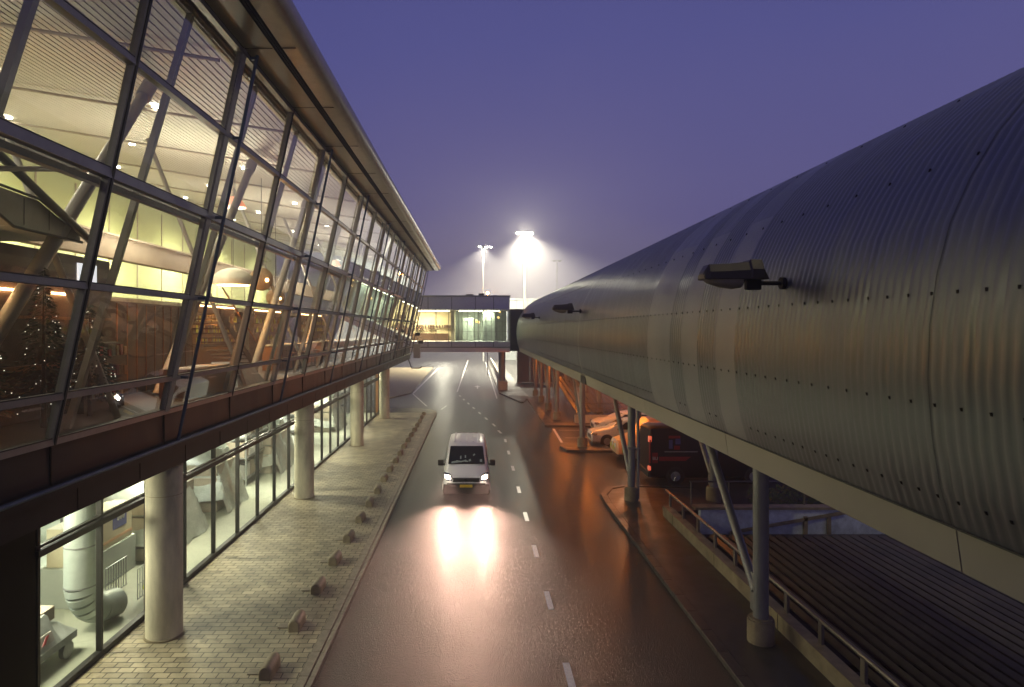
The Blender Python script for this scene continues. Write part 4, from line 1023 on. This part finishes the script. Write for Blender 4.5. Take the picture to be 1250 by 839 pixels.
# ------------------------------------------------------------------ things inside the ground-floor store
t = thing('vent_duct', (-9.1, 13.7, .12), 'thick pale ventilation pipe bending at the floor behind the first shop windows', 'duct')
m = MB(); pts = [(-8.85, 14.7, 3.98), (-8.85, 14.7, 1.25)]
m.cyl(*pts, .33, 28)
a0 = Vector((-8.85, 14.7, 1.25)); prev = a0
for k in range(1, 7):
    a = R(12*k); p = Vector((-8.85+.1*k/6, 14.7+.75*(1-math.cos(a)), 1.25-.75*math.sin(a))); m.cyl(prev, p, .33, 28); prev = p
m.cyl(prev, prev+Vector((.05, .6, -.12)), .33, 28)
m.build('pipe', M['duct'], t, smooth=True)
m = MB()
for z in (3.2, 2.15, 1.25): m.cyl((-8.85, 14.7, z), (-8.85, 14.7, z+.03), .34, 28)
m.build('joint_ring', M['gal'], t, smooth=True)
t = thing('baggage_conveyor', (-11, 15, .12), 'pale sloping baggage conveyor behind the vent pipe', 'conveyor')
m = MB(); m.hexa([(-12.2, 9, 2.4), (-11.2, 9, 2.4), (-11.2, 24, 1.6), (-12.2, 24, 1.6), (-12.2, 9, 2.65), (-11.2, 9, 2.65), (-11.2, 24, 1.85), (-12.2, 24, 1.85)]); m.build('belt', M['beige'], t)
m = MB()
for yy in (10, 14, 18, 22): m.box(-12.1, -12.0, yy, yy+.1, .12, 2); m.box(-11.4, -11.3, yy, yy+.1, .12, 2)
m.build('leg', M['gal'], t)
t = thing('carton', (-10, 17, .12), 'large cream carton with a blue square emblem and orange stripe behind the glass', 'box')
m = MB(); m.box(-10.6, -9.9, 16.2, 18.9, 1.1, 2.05); m.build('box', M['cream'], t, bevel=.01)
m = MB(); m.box(-9.898, -9.89, 17.9, 18.6, 1.5, 2.03, 0); m.box(-9.898, -9.89, 16.2, 18.9, 1.22, 1.30, 1); m.box(-9.898, -9.89, 16.35, 16.95, 1.5, 1.72, 2); m.box(-9.889, -9.885, 16.42, 16.88, 1.57, 1.65, 3); m.build('print', [M['blue'], M['vanorange'], M['paper'], M['redpaint']], t)
m = MB()
for k in range(3): m.cyl((-9.882, 18.12+.13*k, 1.72), (-9.882, 18.22+.13*k, 1.95), .035, 8)
m.build('emblem', M['paper'], t)
m = MB(); m.box(-10.7, -9.85, 16.1, 19.0, .12, 1.09); m.build('stand', M['store_wall'], t)
t = thing('baggage_cart', (-9.2, 12.5, .12), 'white covered baggage cart with red arrow label, at the lower left window', 'cart')
m = MB(); rows = []
for i in range(15):
    row = []
    for j in range(25):
        u, v_ = i/14, j/24; X = -10.3+1.8*u; Y = 12.0+2.0*v_
        ed = min(1, 7*min(u, 1-u), 9*min(v_, 1-v_))
        st_ = .30 if (j//6) % 2 else .52
        row.append((X, Y, .60+ed*(st_+.06*math.sin(9*u+11*v_)+.04*math.sin(31*v_))))
    rows.append(row)
m.loft(rows, caps=False, close=False); m.build('cover', mat('pale_sheet', (.50, .53, .50), .35, var=.2, vs=3), t, smooth=True)
m = MB()
for (x, y, w_, h_) in ((-9.9, 12.4, .5, .28), (-9.2, 13.2, .4, .22)): m.box(x, x+w_, y, y+w_*1.3, .95, 1.0+h_)
m.build('parcels', M['beige'], t, bevel=.01)
m = MB(); m.box(-10.3, -8.5, 12.0, 14.0, .45, .6)
for yy in (12.3, 13.7): m.cyl((-8.6, yy, .30), (-8.5, yy, .30), .18, 16)
m.build('chassis', M['gal'], t)
m = MB(); m.hexa([(-8.56, 12.6, .70), (-8.53, 12.6, .70), (-8.53, 13.3, .70), (-8.56, 13.3, .70), (-8.64, 12.6, .88), (-8.60, 12.6, .88), (-8.60, 13.3, .88), (-8.64, 13.3, .88)]); m.build('label_plate', M['white'], t)
m = MB(); m.hexa([(-8.53, 12.9, .74), (-8.52, 12.9, .74), (-8.52, 13.0, .74), (-8.53, 13.0, .74), (-8.585, 13.1, .85), (-8.575, 13.1, .85), (-8.575, 13.2, .85), (-8.585, 13.2, .85)]); m.build('arrow', M['redpaint'], t)
t = thing('wire_cage', (-9.0, 16.0, .12), 'wire cage trolley with orange and yellow tags beside the covered cart', 'trolley')
m = MB()
for k in range(9): m.cyl((-8.5, 16.5+.12*k, .2), (-8.5, 16.5+.12*k, .95), .012, 6); m.cyl((-9.3, 16.5+.12*k, .2), (-9.3, 16.5+.12*k, .95), .012, 6)
for z in (.2, .55, .95): m.cyl((-8.5, 16.5, z), (-8.5, 17.5, z), .015, 6); m.cyl((-9.3, 16.5, z), (-9.3, 17.5, z), .015, 6)
m.build('cage', M['gal'], t)
m = MB(); m.cyl((-8.48, 17.2, .6), (-8.46, 17.2, .6), .09, 12, m=0); m.cyl((-8.48, 16.8, .4), (-8.46, 16.8, .4), .08, 12, m=1); m.build('tag', [M['vanorange'], M['yel']], t)
# draped plastic sheet over stacked pallets
for k, (y, L, lb) in enumerate(((19.2, 3.6, 'clear plastic sheet draped over a stack behind the second window group'), (24.4, 2.4, 'grey wrapped pallet stack behind the windows left of the second column'), (31.0, 3.5, 'pale wrapped pallet stack behind the windows right of the second column'), (43.5, 4, 'pallet stack behind the farthest windows'))):
    t = thing('wrapped_stack', (-10, y, .12), lb, 'pallet stack', 'wrapped stacks in the store')
    m = MB(); nx, ny = 26, 26; rows = []
    for i in range(nx+1):
        row = []
        for j in range(ny+1):
            u, v_ = i/nx, j/ny; X = -9.2-2.3*u; Y = y+L*v_
            zz = 2.3*min(1, 3.2*u+.02, 3.5*min(v_, 1-v_)+.25) + .10*math.sin(13*v_+5*u+k)+.05*math.sin(31*v_-7*u)
            row.append((X+.05*math.sin(17*v_), Y, max(.14, zz)))
        rows.append(row)
    m.loft(rows, caps=False, close=False); m.build('plastic_sheet', mat('plastic_sheet', (.50, .53, .48), .25, 0, var=.2, spec=.7), t, smooth=True)
    m = MB()
    for q in range(4): m.box(-10.9, -9.7, y+.2, y+L-.2, .14+.45*q, .5+.45*q)
    m.build('crates', M['beige'], t)
for k, y in enumerate((28.6, 36.5, 48.5)):
    t = thing('storage_rack', (-10.5, y, .12), ('nearest', 'middle', 'farthest')[k]+' steel storage rack with white and red boxes seen through the shopfront', 'rack', 'storage racks in the store')
    m = MB()
    for yy in (0, 1.5, 3): 
        for x in (-.5, .5): m.box(x-.03, x+.03, yy-.03, yy+.03, 0, 3.2)
    for z in (.3, 1.2, 2.1, 3.0): m.box(-.5, .5, 0, 3, z, z+.05)
    m.build('rack_frame', M['gal'], t, local=True)
    m = MB()
    for z in (.35, 1.25, 2.15):
        yy = .1
        while yy < 2.6:
            w_ = rnd.uniform(.25, .6); m.box(-.4, .4, yy, yy+w_, z, z+rnd.uniform(.25, .7), rnd.choice((0, 0, 1, 1, 3))); yy += w_+.08
    m.build('boxes', [M['paper'], M['beige'], M['redpaint'], M['alu']], t, local=True)
for k, (y, z) in enumerate(((12.6, 3.2), (17, 3.2))): 
    t = thing('inner_railing', (-13.2, y, .12), ('nearer', 'farther')[k]+' white gallery railing high behind the conveyor', 'railing', 'gallery railings')
    m = MB()
    for zz in (2.4, 2.75, 3.1): m.cyl((0, 0, zz), (0, 4, zz), .025, 8)
    for q in range(6): m.cyl((0, .8*q, 2.0), (0, .8*q, 3.1), .02, 8)
    m.box(-.6, .05, 0, 4, 1.85, 2.0); m.build('railing', M['white'], t, local=True)

# ------------------------------------------------------------------ haze
m = MB(); m.box(-300, 300, -40, 300, -1.0, 32)
hz = m.build('haze', [])
tag(hz, kind='stuff')
hm = bpy.data.materials.new('haze'); hm.use_nodes = True; n = hm.node_tree.nodes; n.clear()
o = n.new('ShaderNodeOutputMaterial'); pv = n.new('ShaderNodeVolumePrincipled')
pv.inputs['Color'].default_value = (.86, .84, .88, 1); pv.inputs['Density'].default_value = .0038; pv.inputs['Anisotropy'].default_value = .55
hm.node_tree.links.new(pv.outputs[0], o.inputs['Volume']); hz.data.materials.append(hm)
